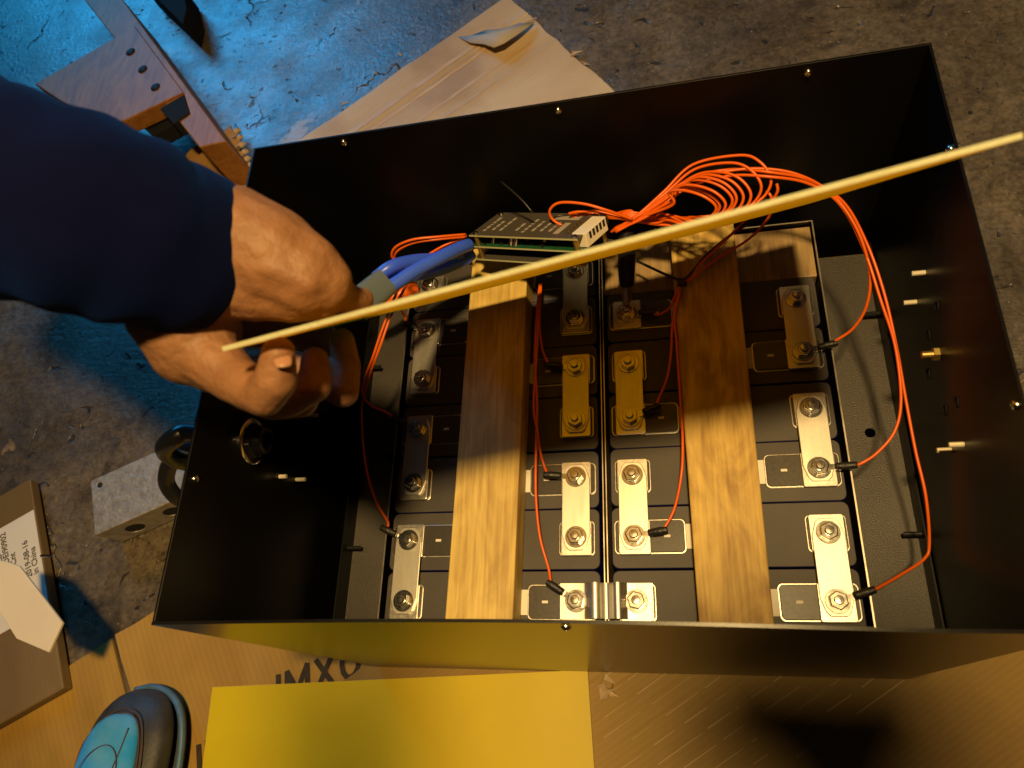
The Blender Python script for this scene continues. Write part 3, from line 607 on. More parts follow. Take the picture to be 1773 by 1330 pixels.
# ------------------------------------------------------------------ cardboard
def card_grid(name, O, U, V, nu, nv, hfun, mt, z, thick=.004, ragged=0, parent=None, seed=0, cut=None):
    """sheet from corner O along U and V, real relief hfun(s,t) in metres"""
    r = random.Random(seed); O = Vector((*O, z)); U = Vector((*U, 0)); V = Vector((*V, 0)); vs = []; 
    wob = [[r.uniform(-1, 1) for _ in range(64)] for _ in range(4)]
    def wv(k, s): s *= 17; i = int(s) % 63; return wob[k][i] * (1 - s % 1) + wob[k][i + 1] * (s % 1)
    for j in range(nv + 1):
        for i in range(nu + 1):
            s, t_ = i / nu, j / nv
            p = O + U * s + V * t_
            if ragged:
                e = ragged
                if j == 0: p += V.normalized() * wv(0, s) * e
                if i == 0: p += U.normalized() * wv(1, t_) * e
            p.z += hfun(s, t_) + thick; vs.append(p)
    n1 = len(vs); vs += [Vector((p.x, p.y, p.z - thick)) for p in vs]
    W_ = nu + 1; fs = []
    keep = lambda i, j: cut is None or not cut((i + .5) / nu, (j + .5) / nv)
    K = [[keep(i, j) for i in range(nu)] for j in range(nv)]
    for j in range(nv):
        for i in range(nu):
            if not K[j][i]: continue
            a = j * W_ + i; q = (a, a + 1, a + 1 + W_, a + W_); fs += [q, tuple(n1 + k for k in reversed(q))]
            for (di, dj, e) in ((0, -1, (a, a + 1)), (1, 0, (a + 1, a + 1 + W_)), (0, 1, (a + 1 + W_, a + W_)), (-1, 0, (a + W_, a))):
                ii, jj = i + di, j + dj
                if not (0 <= ii < nu and 0 <= jj < nv) or not K[jj][ii]: fs.append((e[1], e[0], n1 + e[0], n1 + e[1]))
    o = MB().add(vs, fs).build(name, mt, parent, smooth=True, auto=True); return o
g_ = lambda x, c, w_: math.exp(-((x - c) / w_) ** 2)
# back carton flap: apex at (0,1.045); U towards left-front, V towards right-front
ap = at(880, 0, ZF); Lf = at(548, 232, ZF); Ud = (Lf - ap); Ud.z = 0; Ud.normalize(); Vd = Vector((-Ud.y, Ud.x, 0)); Vd = Vd if Vd.y < 0 else -Vd
def hback(s, t_):
    v = t_ * .42
    return .0016 * (g_(v, .060, .003) + g_(v, .068, .002)) - .0015 * g_(v, .064, .0018) + .0012 * g_(v, .125, .003) + .0006 * g_(v, .03, .002) + .0012 * g_(v, .152, .003) + .0005 * math.sin(s * 9) + .004 * g_(v, .0, .03)
M['cardA'] = cardmat('pale_cardboard', (.56, .43, .29), (.48, .34, .20), math.atan2(Ud.y, Ud.x), .007, stains=.5)
cb = card_grid('cardboard_sheet', ap[:2], Ud[:2] * .62 if False else (Ud.x * .62, Ud.y * .62), (Vd.x * .42, Vd.y * .42), 60, 140, hback, M['cardA'], ZF + .001, ragged=.0022, seed=5)
tag(cb, 'pale torn cardboard sheet sticking out behind the box', 'cardboard')
M['stain'] = mat('orange_tape_residue', (.50, .28, .07), .5, col2=(.56, .40, .24), scale=25, amt=.5)
for v0, v1, s0, s1 in ((.048, .0555, .06, 1.0), (.071, .077, .10, .9), (.1165, .1215, .05, .5), (.147, .1495, .2, .8)):
    m = MB(); K_ = 60; vs = []
    for i in range(K_ + 1):
        s_ = s0 + (s1 - s0) * i / K_
        for v_ in (v0 + .0008 * math.sin(i * .9), v1 + .0010 * math.sin(i * .7 + 2)):
            q = Vector((ap.x, ap.y, 0)) + Ud * .62 * s_ + Vd * v_; q.z = ZF + .001 + .004 + hback(s_, v_ / .42) + .0005; vs.append(q)
    m.add(vs, [(2 * i, 2 * i + 1, 2 * i + 3, 2 * i + 2) for i in range(K_)]).build('tape_residue', M['stain'], cb, smooth=True)
# torn paper flap standing off it
fp = [(793, 64), (815, 62), (840, 52), (868, 50), (900, 40), (925, 38), (915, 46), (895, 60), (872, 75), (855, 82), (838, 76), (815, 74)]
zz = [.003, .007, .010, .011, .010, .006, .012, .018, .022, .020, .014, .008]
vs = [at(x, y, ZF + .006 + z_) for (x, y), z_ in zip(fp, zz)]; cc = sum(vs, Vector()) / len(vs); cc.z += .004
m = MB(); n = len(vs); m.add(vs + [cc] + [v - Vector((0, 0, .0012)) for v in vs] + [cc - Vector((0, 0, .0012))], [(i, (i + 1) % n, n) for i in range(n)] + [(n + 1 + i, n + 1 + (i + 1) % n, 2 * n + 1) for i in range(n)] + [(i, (i + 1) % n, n + 1 + (i + 1) % n, n + 1 + i) for i in range(n)])
m.build('torn_flap', mat('grey_paper_ply', (.42, .36, .30), .7, bump=.4, bscale=80), cb, smooth=True)
for (x, y, s_) in ((700, 96, 1), (600, 180, .8), (1000, 95, 1.1), (1015, 112, .8), (918, 36, .9), (985, 92, .7)):   # frayed paper bits on the torn edges
    q = at(x, y, ZF + .005); m = MB(); vs = [q + Vector((rr.uniform(-.014, .014) * s_, rr.uniform(-.008, .008) * s_, rr.uniform(0, .005))) for _ in range(5)]
    m.add(vs + [v - Vector((0, 0, .001)) for v in vs], [(0, 1, 2), (0, 2, 3), (0, 3, 4), (5, 6, 7), (5, 7, 8), (5, 8, 9), (0, 1, 6, 5), (1, 2, 7, 6), (2, 3, 8, 7), (3, 4, 9, 8), (4, 0, 5, 9)]).build('paper_scrap', M['cardA'], cb)
# brown corner piece between the stool and the box
q0 = at(400, 222, ZF + .02); q1 = at(440, 262, ZF + .02); q2 = at(345, 252, ZF + .02)
U2 = (q2 - q0); U2.z = 0; U2.normalize(); V2 = Vector((-U2.y, U2.x, 0)); V2 = V2 if V2.y < 0 else -V2
M['cardB'] = cardmat('brown_cardboard', (.44, .25, .08), (.34, .18, .05), math.atan2(U2.y, U2.x), .006)
cb2 = card_grid('cardboard_corner', q0[:2], (V2.x * .17, V2.y * .17), (U2.x * .34, U2.y * .34), 50, 60, lambda s, t_: .002 * g_(s, .62, .03) - .002 * g_(s, .68, .02) + .006 * g_(t_, 0, .05) * (.5 + .5 * math.sin(s * 40)), M['cardB'], ZF + .012, thick=.007, ragged=.008, seed=9)
tag(cb2, 'brown double wall cardboard corner with torn end beside the wooden stool', 'cardboard')
for k in range(9):
    s = (k + .5) / 9; p = q0 + V2 * .17 * s; p.z = ZF + .016
    MB().lathe(p - U2 * .005, [(.0045 + .0015 * rr.random(), 0), (.0042, .008), (.0030, .008), (.0028, .0)], 8, tuple(-U2 + Vector((rr.uniform(-.3, .3), rr.uniform(-.3, .3), .4)))).build('torn_flute', M['cardA'], cb2, smooth=True)
# big flattened carton in front
E0 = at(0, 1230, ZF); E1 = at(268, 1062, ZF); Ue = (E1 - E0); Ue.z = 0; Ue.normalize(); Ve = Vector((Ue.y, -Ue.x, 0))
M['cardC'] = cardmat('carton_front', (.42, .25, .048), (.31, .175, .028), math.atan2(Ve.y, Ve.x), .0075, stains=.35)
CF = thing('flattened_carton', E0 + Vector((0, 0, .001)), 'large flattened brown carton under the shoe and the front of the box', 'cardboard')
sA = at(196, 1101, ZF)   # slot
sa = (sA - E0).dot(Ue)
start = E0 - Ue * .35
def hf1(s, t_): return .0010 * math.sin(t_ * 14 + s * 5) * t_ + .0012 * g_(s, .5, .02)
card_grid('panel', start[:2], (Ue.x * (.35 + sa), Ue.y * (.35 + sa)), (Ve.x * .6, Ve.y * .6), 40, 50, hf1, M['cardC'], ZF + .001, ragged=.001, parent=CF, seed=2)
st2 = E0 + Ue * (sa + .009)
def hf2(s, t_): return .0012 * math.sin(s * 11 + t_ * 7) * t_ + .003 * g_(s, .0, .03) * g_(t_, 0, .2)
card_grid('panel', st2[:2], (Ue.x * .50, Ue.y * .50), (Ve.x * .6, Ve.y * .6), 60, 50, hf2, M['cardC'], ZF + .0012, ragged=.001, parent=CF, seed=3)
# right hand carton with scored lines
G0 = at(1018, 1150, ZF); G1 = at(1240, 1180, ZF)
dirl = at(960, 1240, ZF) - at(800 + 600, 1050, ZF)
a1 = at(1355, 1242, ZF); 
l0, l1 = at(1110, 1230, ZF), at(1200, 1166, ZF); Ul = (l1 - l0); Ul.z = 0; Ul.normalize(); Vl = Vector((Ul.y, -Ul.x, 0))
M['cardD'] = cardmat('scored_cardboard', (.30, .185, .035), (.25, .15, .028), math.atan2(Ul.y, Ul.x), .006, stains=.5)
O3 = at(1030, 1130, ZF) - Ul * .30 + Vector((-.10, .10, 0)); 
def hf3(s, t_):
    h = 0; v = t_ * .85
    for k in range(8): h -= .0009 * g_(v, .16 + k * .0165, .0011) * (1 if math.sin(s * 60 + k * 2.4) > -.65 else 0)
    h += .0022 * g_(s, .36, .006) - .0020 * g_(s, .372, .005)
    return h + .0010 * math.sin(s * 12 + t_ * 9)
cb3 = card_grid('cardboard_sheet', O3[:2], (Ul.x * 1.2, Ul.y * 1.2), (Vl.x * .85, Vl.y * .85), 110, 260, hf3, M['cardD'], ZF + .0062, ragged=.004, seed=8, cut=lambda s, t_: (O3.x + Ul.x * 1.2 * s + Vl.x * .85 * t_ > .40) and (O3.y + Ul.y * 1.2 * s + Vl.y * .85 * t_ > .09))
tag(cb3, 'orange brown cardboard with scored lines at the lower right', 'cardboard')
M['ply'] = mat('scored_paper_ply', (.42, .30, .14), .7, bump=.3, bscale=200)
for k in range(12):
    m = MB(); v0 = .150 + k * .0165; s_ = .22 + .02 * (k % 3)
    while s_ < .72:
        e_ = s_ + rr.uniform(.01, .05); a = O3 + Ul * 1.2 * s_ + Vl * (v0 + rr.uniform(-.0004, .0004)); b_ = O3 + Ul * 1.2 * e_ + Vl * (v0 + rr.uniform(-.0004, .0004)); w_ = Vl * rr.uniform(.0004, .0008)
        zt_ = Vector((0, 0, ZF + .0112 + .0004 - O3.z)); m.add([a - w_ + zt_, b_ - w_ * .5 + zt_, b_ + w_ * .5 + zt_, a + w_ + zt_, a - w_ + zt_ - Vector((0, 0, .0012)), b_ - w_ * .5 + zt_ - Vector((0, 0, .0012)), b_ + w_ * .5 + zt_ - Vector((0, 0, .0012)), a + w_ + zt_ - Vector((0, 0, .0012))], [(0,1,2,3),(0,1,5,4),(1,2,6,5),(2,3,7,6),(3,0,4,7)])
        s_ = e_ + rr.uniform(.004, .015)
    m.build('scored_line', M['ply'], cb3)
# torn ply near the sheet corner
for k in range(7):
    q = at(1034 + rr.uniform(0, 26), 1185 + rr.uniform(-14, 28), ZF + .014); vs = [q + Vector((rr.uniform(-.012, .012), rr.uniform(-.010, .010), rr.uniform(-.003, .006))) for _ in range(5)]
    MB().add(vs + [v - Vector((0, 0, .0008)) for v in vs], [(0, 1, 2), (0, 2, 3), (0, 3, 4), (5, 6, 7), (5, 7, 8), (5, 8, 9), (0, 1, 6, 5), (1, 2, 7, 6), (2, 3, 8, 7), (3, 4, 9, 8), (4, 0, 5, 9)]).build('paper_scrap', M['cardA'], cb3)
def text(s, mt, parent, p, size, ang, extr=.00015, shear=0, name='lettering', sx=1):
    c = bpy.data.curves.new('t', 'FONT'); c.body = s; c.size = size; c.extrude = extr; c.shear = shear; c.resolution_u = 3; c.offset = size * .012
    ob = bpy.data.objects.new('t', c); COL.objects.link(ob); bpy.context.view_layer.update()
    me = bpy.data.meshes.new_from_object(ob); bpy.data.objects.remove(ob)
    o = bpy.data.objects.new(name, me); COL.objects.link(o); me.materials.clear(); me.materials.append(mt)
    o.location = p; o.rotation_euler[2] = ang; o.scale = (sx, 1, 1)
    if parent: o.parent = parent; o.matrix_parent_inverse = parent.matrix_basis.inverted()
    return o
def strokes(parent, p, ang, h, letters, wd_, sl=.18):
    x = 0; dx = Vector((math.cos(ang), math.sin(ang), 0)); dy = Vector((-dx.y, dx.x, 0))
    for ch in letters:
        L_ = {'I': ([((0, 0), (0, 1))], .35), 'M': ([((0, 0), (0, 1)), ((0, 1), (.4, .25)), ((.4, .25), (.8, 1)), ((.8, 1), (.8, 0))], 1.15), 'N': ([((0, 0), (0, 1)), ((0, 1), (.65, 0)), ((.65, 0), (.65, 1))], 1.0),
              'X': ([((0, 0), (.65, 1)), ((0, 1), (.65, 0))], 1.0), 'O': ([((.33 + .33 * math.cos(a * .5236), .5 + .5 * math.sin(a * .5236)), (.33 + .33 * math.cos((a + 1) * .5236), .5 + .5 * math.sin((a + 1) * .5236))) for a in range(12)], 1.0)}[ch]
        m = MB()
        for q, (a, b) in enumerate(L_[0]):
            A_ = p + dx * ((x + a[0] + sl * a[1]) * h) + dy * (a[1] * h); B_ = p + dx * ((x + b[0] + sl * b[1]) * h) + dy * (b[1] * h)
            d_ = (B_ - A_).normalized(); n_ = Vector((-d_.y, d_.x, 0)) * wd_ / 2; e_ = d_ * (wd_ * .15); zz_ = Vector((0, 0, .00012 + .00003 * (q % 3)))
            m.add([A_ - e_ - n_ + zz_, B_ + e_ - n_ + zz_, B_ + e_ + n_ + zz_, A_ - e_ + n_ + zz_], [(0, 1, 2, 3)])
        m.build('printed_letter', M['ink'], parent); x += L_[1]
pa, pb = at(497, 1195, ZF + .0055), at(612, 1150, ZF + .0055); an = math.atan2(pb.y - pa.y, pb.x - pa.x)
strokes(CF, at(482, 1222, ZF + .0075), an, .034, 'IMXO', .0065)
strokes(CF, at(346, 1345, ZF + .0075), an + .1, .034, 'IN', .0065)

# ------------------------------------------------------------------ milled block
bz = .052
BA, BB, BC = at(155, 835, ZF + bz), at(275, 780, ZF + bz), at(172, 924, ZF + bz)
BA = at(157, 833, ZF + bz); u_ = (BB - BA); u_.z = 0; u_.normalize(); v_ = Vector((u_.y, -u_.x, 0)); wd = abs((BC - BA).dot(v_))
AB = thing('aluminium_block', (*(BA[:2]), ZF), 'scuffed aluminium block with two large side holes beside the box', 'metal block')
Lb = .17; cn = [BA, BA + u_ * Lb, BA + u_ * Lb + v_ * wd, BA + v_ * wd]
ob = MB().prism([(q.x, q.y) for q in cn], ZF + .002, ZF + bz).build('block_body', M['castalu'], AB, bevel=.0012)
def cutter(a, b_, r):
    o = MB().cyl(a, b_, r, 28).build('cutter', M['hole']); return o
cuts = []
for k, s in enumerate((.040, .098)):
    c0 = BA + u_ * s + v_ * (wd + .002); c0.z = ZF + .025; cuts.append((c0, c0 - v_ * .03, .0125))
c0 = BA + u_ * .013 + v_ * .012; c0.z = ZF + bz + .002; cuts.append((c0, c0 - Vector((0, 0, .02)), .0038))
cm = MB()
for a, b_, r in cuts: cm.cyl(a, b_, r, 28)
co = cm.build('cutter', M['hole']); dg = bpy.context.evaluated_depsgraph_get()
md_ = ob.modifiers.new('bool', 'BOOLEAN'); md_.object = co; md_.operation = 'DIFFERENCE'; md_.solver = 'EXACT'
ob.modifiers.move(1, 0)
bpy.context.view_layer.update(); dg = bpy.context.evaluated_depsgraph_get()
nm = bpy.data.meshes.new_from_object(ob.evaluated_get(dg)); ob.modifiers.clear(); ob.data = nm; bpy.data.objects.remove(co)
for a, b_, r in cuts: MB().cyl(a.lerp(b_, .09), a.lerp(b_, .9), r * .985, 28).build('bore_shade_plug', M['hole'], AB)  # black plugs stand in for the shade inside the holes
# black coiled cable at the gland
hc = Vector((-.145, .125, .04))
o = MB().tube([(-.119, .121, .093), (-.130, .124, .094), at(330, 748, .085), at(303, 758, .085), at(286, 776, .07), at(300, 792, .05), at(326, 800, .03), at(345, 806, .0), at(350, 780, -.03), at(320, 778, -.04), at(296, 800, -.05), at(288, 832, -.07), at(303, 858, -.09), at(330, 868, -.12), at(350, 850, -.17), at(365, 820, -.225), at(372, 780, -.238)], .0092, 14, 10).build('black_cable', M['rubber'], None, smooth=True)
tag(o, 'thick black cable looped outside the left wall of the box', 'cable')

# ------------------------------------------------------------------ carton at the left with label, white scrap
bh = .022
cA, cB, cC = at(52, 830, ZF + bh), at(100, 1128, ZF + bh), at(-60, 800, ZF + bh)
ux = (cB - cA); ux.z = 0; Lc = ux.length; ux.normalize(); vx = Vector((ux.y, -ux.x, 0)); vx = vx if vx.x < 0 else -vx
LB = thing('parcel_box', (*(cA[:2]), ZF), 'brown parcel box with clear tape and a printed label at the left edge', 'box')
M['cardE'] = cardmat('parcel_cardboard', (.22, .15, .07), (.17, .11, .045), math.atan2(ux.y, ux.x), .006, fl=.04)
c_ = [cA, cA + ux * (Lc + .05), cA + ux * (Lc + .05) + vx * .25, cA + vx * .25]
MB().prism([(q.x, q.y) for q in c_], ZF + .006, ZF + bh).build('box_body', M['cardE'], LB, bevel=.002)
zt = ZF + bh
def strip(a0, a1, b0, b1, z, name, mt, par=LB):
    return MB().prism([((cA + ux * a + vx * b)[0], (cA + ux * a + vx * b)[1]) for a, b in ((a0, b0), (a1, b0), (a1, b1), (a0, b1))], zt + z, zt + z + .0003).build(name, mt, par)
strip(.0, .05, .002, .2, .0003, 'clear_tape', M['tape']); strip(.13, .17, .002, .2, .0003, 'clear_tape', M['tape'])
lbm = strip(.052, .205, .001, .09, .0008, 'shipping_label', M['white'])
ang = math.atan2(-ux.y, -ux.x)
for k, s_ in enumerate(('in China', '2019-08-16', '25', 'MAH Cnt', 'Order: DEI90902', 'Item: YCLB')):
    p = cA + ux * .150 + vx * (.008 + k * .0105); p.z = zt + .0013
    text(s_, M['labelink'], lbm, p, .0125 if k != 2 else .013, ang)
# bright wire bits on the parcel's side
MB().box((0, 0, 0), (.02, .003, .003)).build('bent_wire', M['nut'], LB).location = at(72, 965, ZF + .08)
wp = [(-20, 968), (10, 972), (33, 980), (108, 1078), (84, 1130), (28, 1106), (-20, 1030)]
zh = ZF + .165
vs = [at(x, y, zh) for x, y in wp]
m = MB(); n = len(vs); m.add(vs + [v - Vector((0, 0, .004)) for v in vs], [tuple(range(n)), tuple(range(2 * n - 1, n - 1, -1))] + [(i, (i + 1) % n, n + (i + 1) % n, n + i) for i in range(n)])
o = m.build('white_card', M['paper'], None, bevel=.001); tag(o, 'torn white pointed card lying across the parcel label', 'card')

# ------------------------------------------------------------------ wooden stool, upper left
ST = thing('wooden_stool', (-.75, 1.05, ZF + .003), 'old wooden stand with three dark bolt holes at the upper left', 'wooden stand')
M['woodold2'] = M['woodold']
def beam(p, z, w0, name, mt, side=None, h=.05):
    a, b_ = at(*p[0], z), at(*p[1], z); c, d = at(*p[2], z), at(*p[3], z)
    return MB().prism([(q.x, q.y) for q in (a, b_, c, d)], z - h, z).build(name, mt, ST, bevel=.002)
zs = ZF + .12
bar_ = beam([(140, -8), (207, -8), (392, 245), (345, 255)], zs, 0, 'side_rail', M['woodold'], h=.11)
brd = beam([(60, 145), (233, 45), (318, 160), (180, 225)], zs + .004, 0, 'top_board', M['woodold'], h=.03)
for x, y in ((226, 90), (247, 120), (269, 151)):
    q = at(x, y, zs + .0045); MB().lathe(q, [(.0001, 0), (.0085, .0), (.0085, .0006), (.0001, .0008)], 18).build('bolt_hole', M['hole'], brd, smooth=True)
beam([(276, 188), (318, 163), (328, 195), (300, 215)], zs + .003, 0, 'corner_block', M['steelpaint'], h=.03)
beam([(233, 205), (276, 188), (300, 215), (262, 235)], zs - .03, 0, 'cross_bar', M['steelpaint'], h=.03)
o = MB().prism([(q.x, q.y) for q in (at(250, -20, ZF + .05), at(320, -20, ZF + .05), at(329, 22, ZF + .05), at(322, 50, ZF + .05), at(305, 32, ZF + .05))], ZF + .003, ZF + .06).build('metal_foot', M['steelpaint'], None, bevel=.002)
tag(o, 'dark metal foot on the blue lit floor at the top edge', 'metal foot')

# ------------------------------------------------------------------ shoe
SH = thing('work_shoe', (-.45, -.18, ZF + .006), 'black and blue work shoe standing on the carton at the lower left', 'shoe')
tip = at(262, 1196, ZF + .03); ts = Vector((-.055, -.30, 0)).normalized()
hl = at(215, 1345, ZF + .05) - at(268, 1195, ZF + .03); hl.z = 0; ts = hl.normalized(); sv = Vector((-ts.y, ts.x, 0)); sv = sv if sv.x > 0 else -sv
z0 = ZF + .006
def shoe_pt(s, w_, z): return tip + ts * (s * 1.1 - .004) + sv * (w_ * 1.17 - .003) + Vector((0, 0, z0 + z - tip.z))
def shell(secs, mt, name, n=24, cap=True):
    """secs: (s, half width left, half width right, z low, z top)"""
    vs = []
    for s, wl_, wr_, zl, zt_ in secs:
        for k in range(n):
            th = math.pi * 2 * k / n; c, si = math.cos(th), math.sin(th)
            w_ = (wr_ if c > 0 else wl_) * math.copysign(abs(c) ** .7, c)
            z = (zl + zt_) / 2 + (zt_ - zl) / 2 * math.copysign(abs(si) ** .8, si)
            vs.append(shoe_pt(s, w_, z))
    fs = [(i * n + k, i * n + (k + 1) % n, (i + 1) * n + (k + 1) % n, (i + 1) * n + k) for i in range(len(secs) - 1) for k in range(n)]
    if cap: fs += [tuple(range(n)), tuple((len(secs) - 1) * n + k for k in range(n))]
    o = MB().add(vs, fs).build(name, mt, SH, smooth=True); sb = o.modifiers.new('s', 'SUBSURF'); sb.levels = sb.render_levels = 1; return o
shell([(.0, .006, .006, .0, .014), (.003, .022, .022, 0, .018), (.012, .034, .034, 0, .019), (.035, .045, .046, 0, .02), (.08, .050, .052, 0, .02), (.14, .044, .048, 0, .02), (.2, .036, .036, 0, .024), (.27, .036, .036, 0, .028), (.295, .02, .02, 0, .026)], M['shoesole'], 'sole')
shell([(.001, .008, .008, .017, .026), (.006, .024, .024, .017, .036), (.016, .034, .034, .017, .047), (.035, .044, .045, .018, .057), (.06, .047, .049, .019, .062), (.085, .048, .050, .019, .064), (.14, .042, .045, .02, .075), (.2, .034, .036, .02, .10), (.25, .034, .034, .02, .12), (.285, .026, .026, .02, .12)], M['shoeblk'], 'upper')
shell([(.026, .014, .008, .046, .0585), (.036, .031, .019, .046, .0645), (.056, .040, .025, .040, .0700), (.085, .0435, .029, .038, .0732), (.14, .037, .032, .04, .083), (.19, .030, .028, .045, .104)], M['shoeblue'], 'toe_panel')
pts = [shoe_pt(s, w_, z) for s, w_, z in ((.004, -.018, .022), (.0, .004, .022), (.008, .028, .022), (.030, .0455, .024), (.07, .053, .024), (.13, .052, .024), (.2, .040, .026))]
MB().tube(pts, .0042, 8, 8).build('trim_band', M['shoetrim'], SH, smooth=True)
for off, w_ in ((.0, 1), ):
    pts = [shoe_pt(s, q, z) for s, q, z in ((.12, -.030, .083), (.075, -.024, .075), (.058, -.008, .0715), (.062, .008, .072), (.085, .016, .0745), (.13, .017, .083))]
    MB().tube(pts, .0006, 5, 8).build('seam', M['stitch'], SH, smooth=True)
MB().tube([shoe_pt(s, q, z) for s, q, z in ((.040, .014, .0665), (.07, .012, .0725), (.12, .004, .081))], .0006, 5, 8).build('seam', M['stitch'], SH, smooth=True)
for o_ in (.0, .004):
    pts = [shoe_pt(s, q, z) for s, q, z in ((.10, -.044 - o_, .052), (.06, -.041 - o_, .052), (.036 - o_, -.022, .0565), (.026 - o_, .0, .0565), (.034 - o_, .018 + o_ * .6, .060), (.06, .028 + o_, .062), (.10, .034 + o_, .066))]
    MB().tube(pts, .0007, 5, 8).build('seam', M['stitch'], SH, smooth=True)

# ------------------------------------------------------------------ helper's arm and hand
def skin():
    m = mat('skin', (.20, .09, .04), .58, col2=(.31, .15, .072), scale=60, bump=.9, bscale=210, bdist=.0012, amt=.6)
    b = m.node_tree.nodes['Principled BSDF']; b.inputs['Subsurface Weight'].default_value = .12; b.inputs['Subsurface Radius'].default_value = (.012, .004, .002); b.inputs['Subsurface Scale'].default_value = .6
    return m
M['skin'] = skin()
M['navy'] = mat('navy_knit', (.0008, .0016, .018), .9, bump=.7, bscale=1500, col2=(.0014, .0026, .028), scale=25, bdist=.0008)
M['navy'].node_tree.nodes['Principled BSDF'].inputs['Sheen Weight'].default_value = .14; M['navy'].node_tree.nodes['Principled BSDF'].inputs['Sheen Tint'].default_value = (.02, .18, 1, 1); M['navy'].node_tree.nodes['Principled BSDF'].inputs['Specular IOR Level'].default_value = .08
PS = thing('person', ad(330, 440, .4), 'bare hand in a dark blue sleeve gripping the edge of the yellow sheet', 'person')
def caps(m, chain, n=14):
    """chain of (px, py, depth, r_px) -> overlapping round segments"""
    pts = [(ad(x, y, d), r * d / FP) for x, y, d, r in chain]
    for (a, ra), (b_, rb) in zip(pts, pts[1:]):
        q = (b_ - a); L_ = q.length; rot = q.to_track_quat('Z', 'Y'); prof = []
        for k in range(6): th = -math.pi / 2 + k * math.pi / 12 ; prof.append((max(ra * math.cos(th), 1e-5), ra * math.sin(th)))
        prof.append((ra, 0)); prof.append((rb, L_))
        for k in range(1, 7): th = k * math.pi / 12; prof.append((max(rb * math.cos(th), 1e-5), L_ + rb * math.sin(th)))
        vs = []; 
        for r, z in prof: vs += [a + rot @ Vector((r * math.cos(2 * math.pi * i / n), r * math.sin(2 * math.pi * i / n), z)) for i in range(n)]
        mm = len(prof); fs = [(k * n + i, k * n + (i + 1) % n, (k + 1) * n + (i + 1) % n, (k + 1) * n + i) for k in range(mm - 1) for i in range(n)]
        fs += [tuple(range(n - 1, -1, -1)), tuple((mm - 1) * n + i for i in range(n))]
        m.add(vs, fs)
def remesh(m, name, mt, parent, vox, smooth_it, fac=.5):
    o = m.build(name, mt, parent, smooth=True)
    r = o.modifiers.new('r', 'REMESH'); r.mode = 'VOXEL'; r.voxel_size = vox; r.use_smooth_shade = True
    s = o.modifiers.new('s', 'SMOOTH'); s.iterations = smooth_it; s.factor = fac
    return o
hm = MB()
caps(hm, [(60, 350, .385, 80), (250, 410, .395, 92), (330, 442, .395, 108)])            # forearm and wrist
caps(hm, [(345, 402, .392, 84), (400, 410, .390, 90), (470, 445, .388, 88), (525, 478, .388, 72), (556, 490, .390, 54)])   # back of the hand
caps(hm, [(370, 470, .392, 82), (440, 490, .392, 68), (505, 512, .392, 48), (555, 515, .395, 40)])
caps(hm, [(415, 372, .388, 50), (480, 402, .384, 44), (545, 452, .384, 42), (572, 482, .388, 38)])   # ridge to the first knuckle
caps(hm, [(400, 440, .376, 34), (470, 462, .370, 26), (535, 490, .374, 24)])                # tendon
caps(hm, [(556, 490, .392, 46), (588, 512, .405, 33), (612, 522, .415, 26), (626, 519, .42, 22)])   # index finger
caps(hm, [(300, 500, .400, 92), (330, 570, .405, 86), (345, 600, .408, 72)])                  # heel of the hand
caps(hm, [(305, 545, .400, 84), (325, 600, .405, 68), (370, 632, .405, 50)])
caps(hm, [(350, 605, .400, 58), (405, 655, .390, 44), (457, 686, .374, 37), (477, 658, .366, 38), (480, 636, .363, 34), (482, 612, .360, 30)])   # thumb
caps(hm, [(380, 640, .42, 40), (430, 680, .425, 34), (500, 690, .42, 34), (545, 668, .415, 29), (545, 625, .42, 25)])    # middle
caps(hm, [(400, 640, .45, 40), (500, 640, .455, 36), (565, 655, .45, 34), (594, 678, .445, 28), (600, 635, .45, 25), (592, 590, .455, 22)])  # ring
caps(hm, [(420, 560, .47, 50), (520, 560, .48, 44), (572, 600, .48, 26), (578, 640, .475, 22)])     # little
caps(hm, [(430, 655, .45, 36), (470, 692, .45, 36), (520, 692, .45, 32)])
hand = remesh(hm, 'body', M['skin'], PS, .0015, 6)
# nail on the thumb
def nail_at(px, py, tip_px, tip_py, dep, half_w, half_l, R_):
    c = ad(px, py, dep); up_ = (ad(tip_px, tip_py, dep + .006) - ad(2 * px - tip_px, 2 * py - tip_py, dep - .002)).normalized()
    nv = (CAM - c).normalized(); nv = (nv - up_ * nv.dot(up_)).normalized(); nx = up_.cross(nv).normalized(); vs = []; K_ = 9
    for j in range(K_):
        for i in range(K_):
            a = (i / (K_ - 1) - .5) * 2; b_ = (j / (K_ - 1) - .5) * 2; w_ = half_w * (1 - .22 * abs(b_) ** 2.5); th = a * w_ / R_
            ll = half_l * (1 - .18 * a * a)
            vs.append(c + nx * math.sin(th) * R_ - nv * (R_ * (1 - math.cos(th)) + .0010 * b_ * b_) + up_ * b_ * ll)
    return MB().add(vs, [(j * K_ + i, j * K_ + i + 1, (j + 1) * K_ + i + 1, (j + 1) * K_ + i) for j in range(K_ - 1) for i in range(K_ - 1)])
no = nail_at(489, 619, 487, 605, .3530, .0046, .0056, .0084).build('nail', M['nail'], hand, smooth=True)
so = no.modifiers.new('s', 'SOLIDIFY'); so.thickness = .0014; so.offset = -1
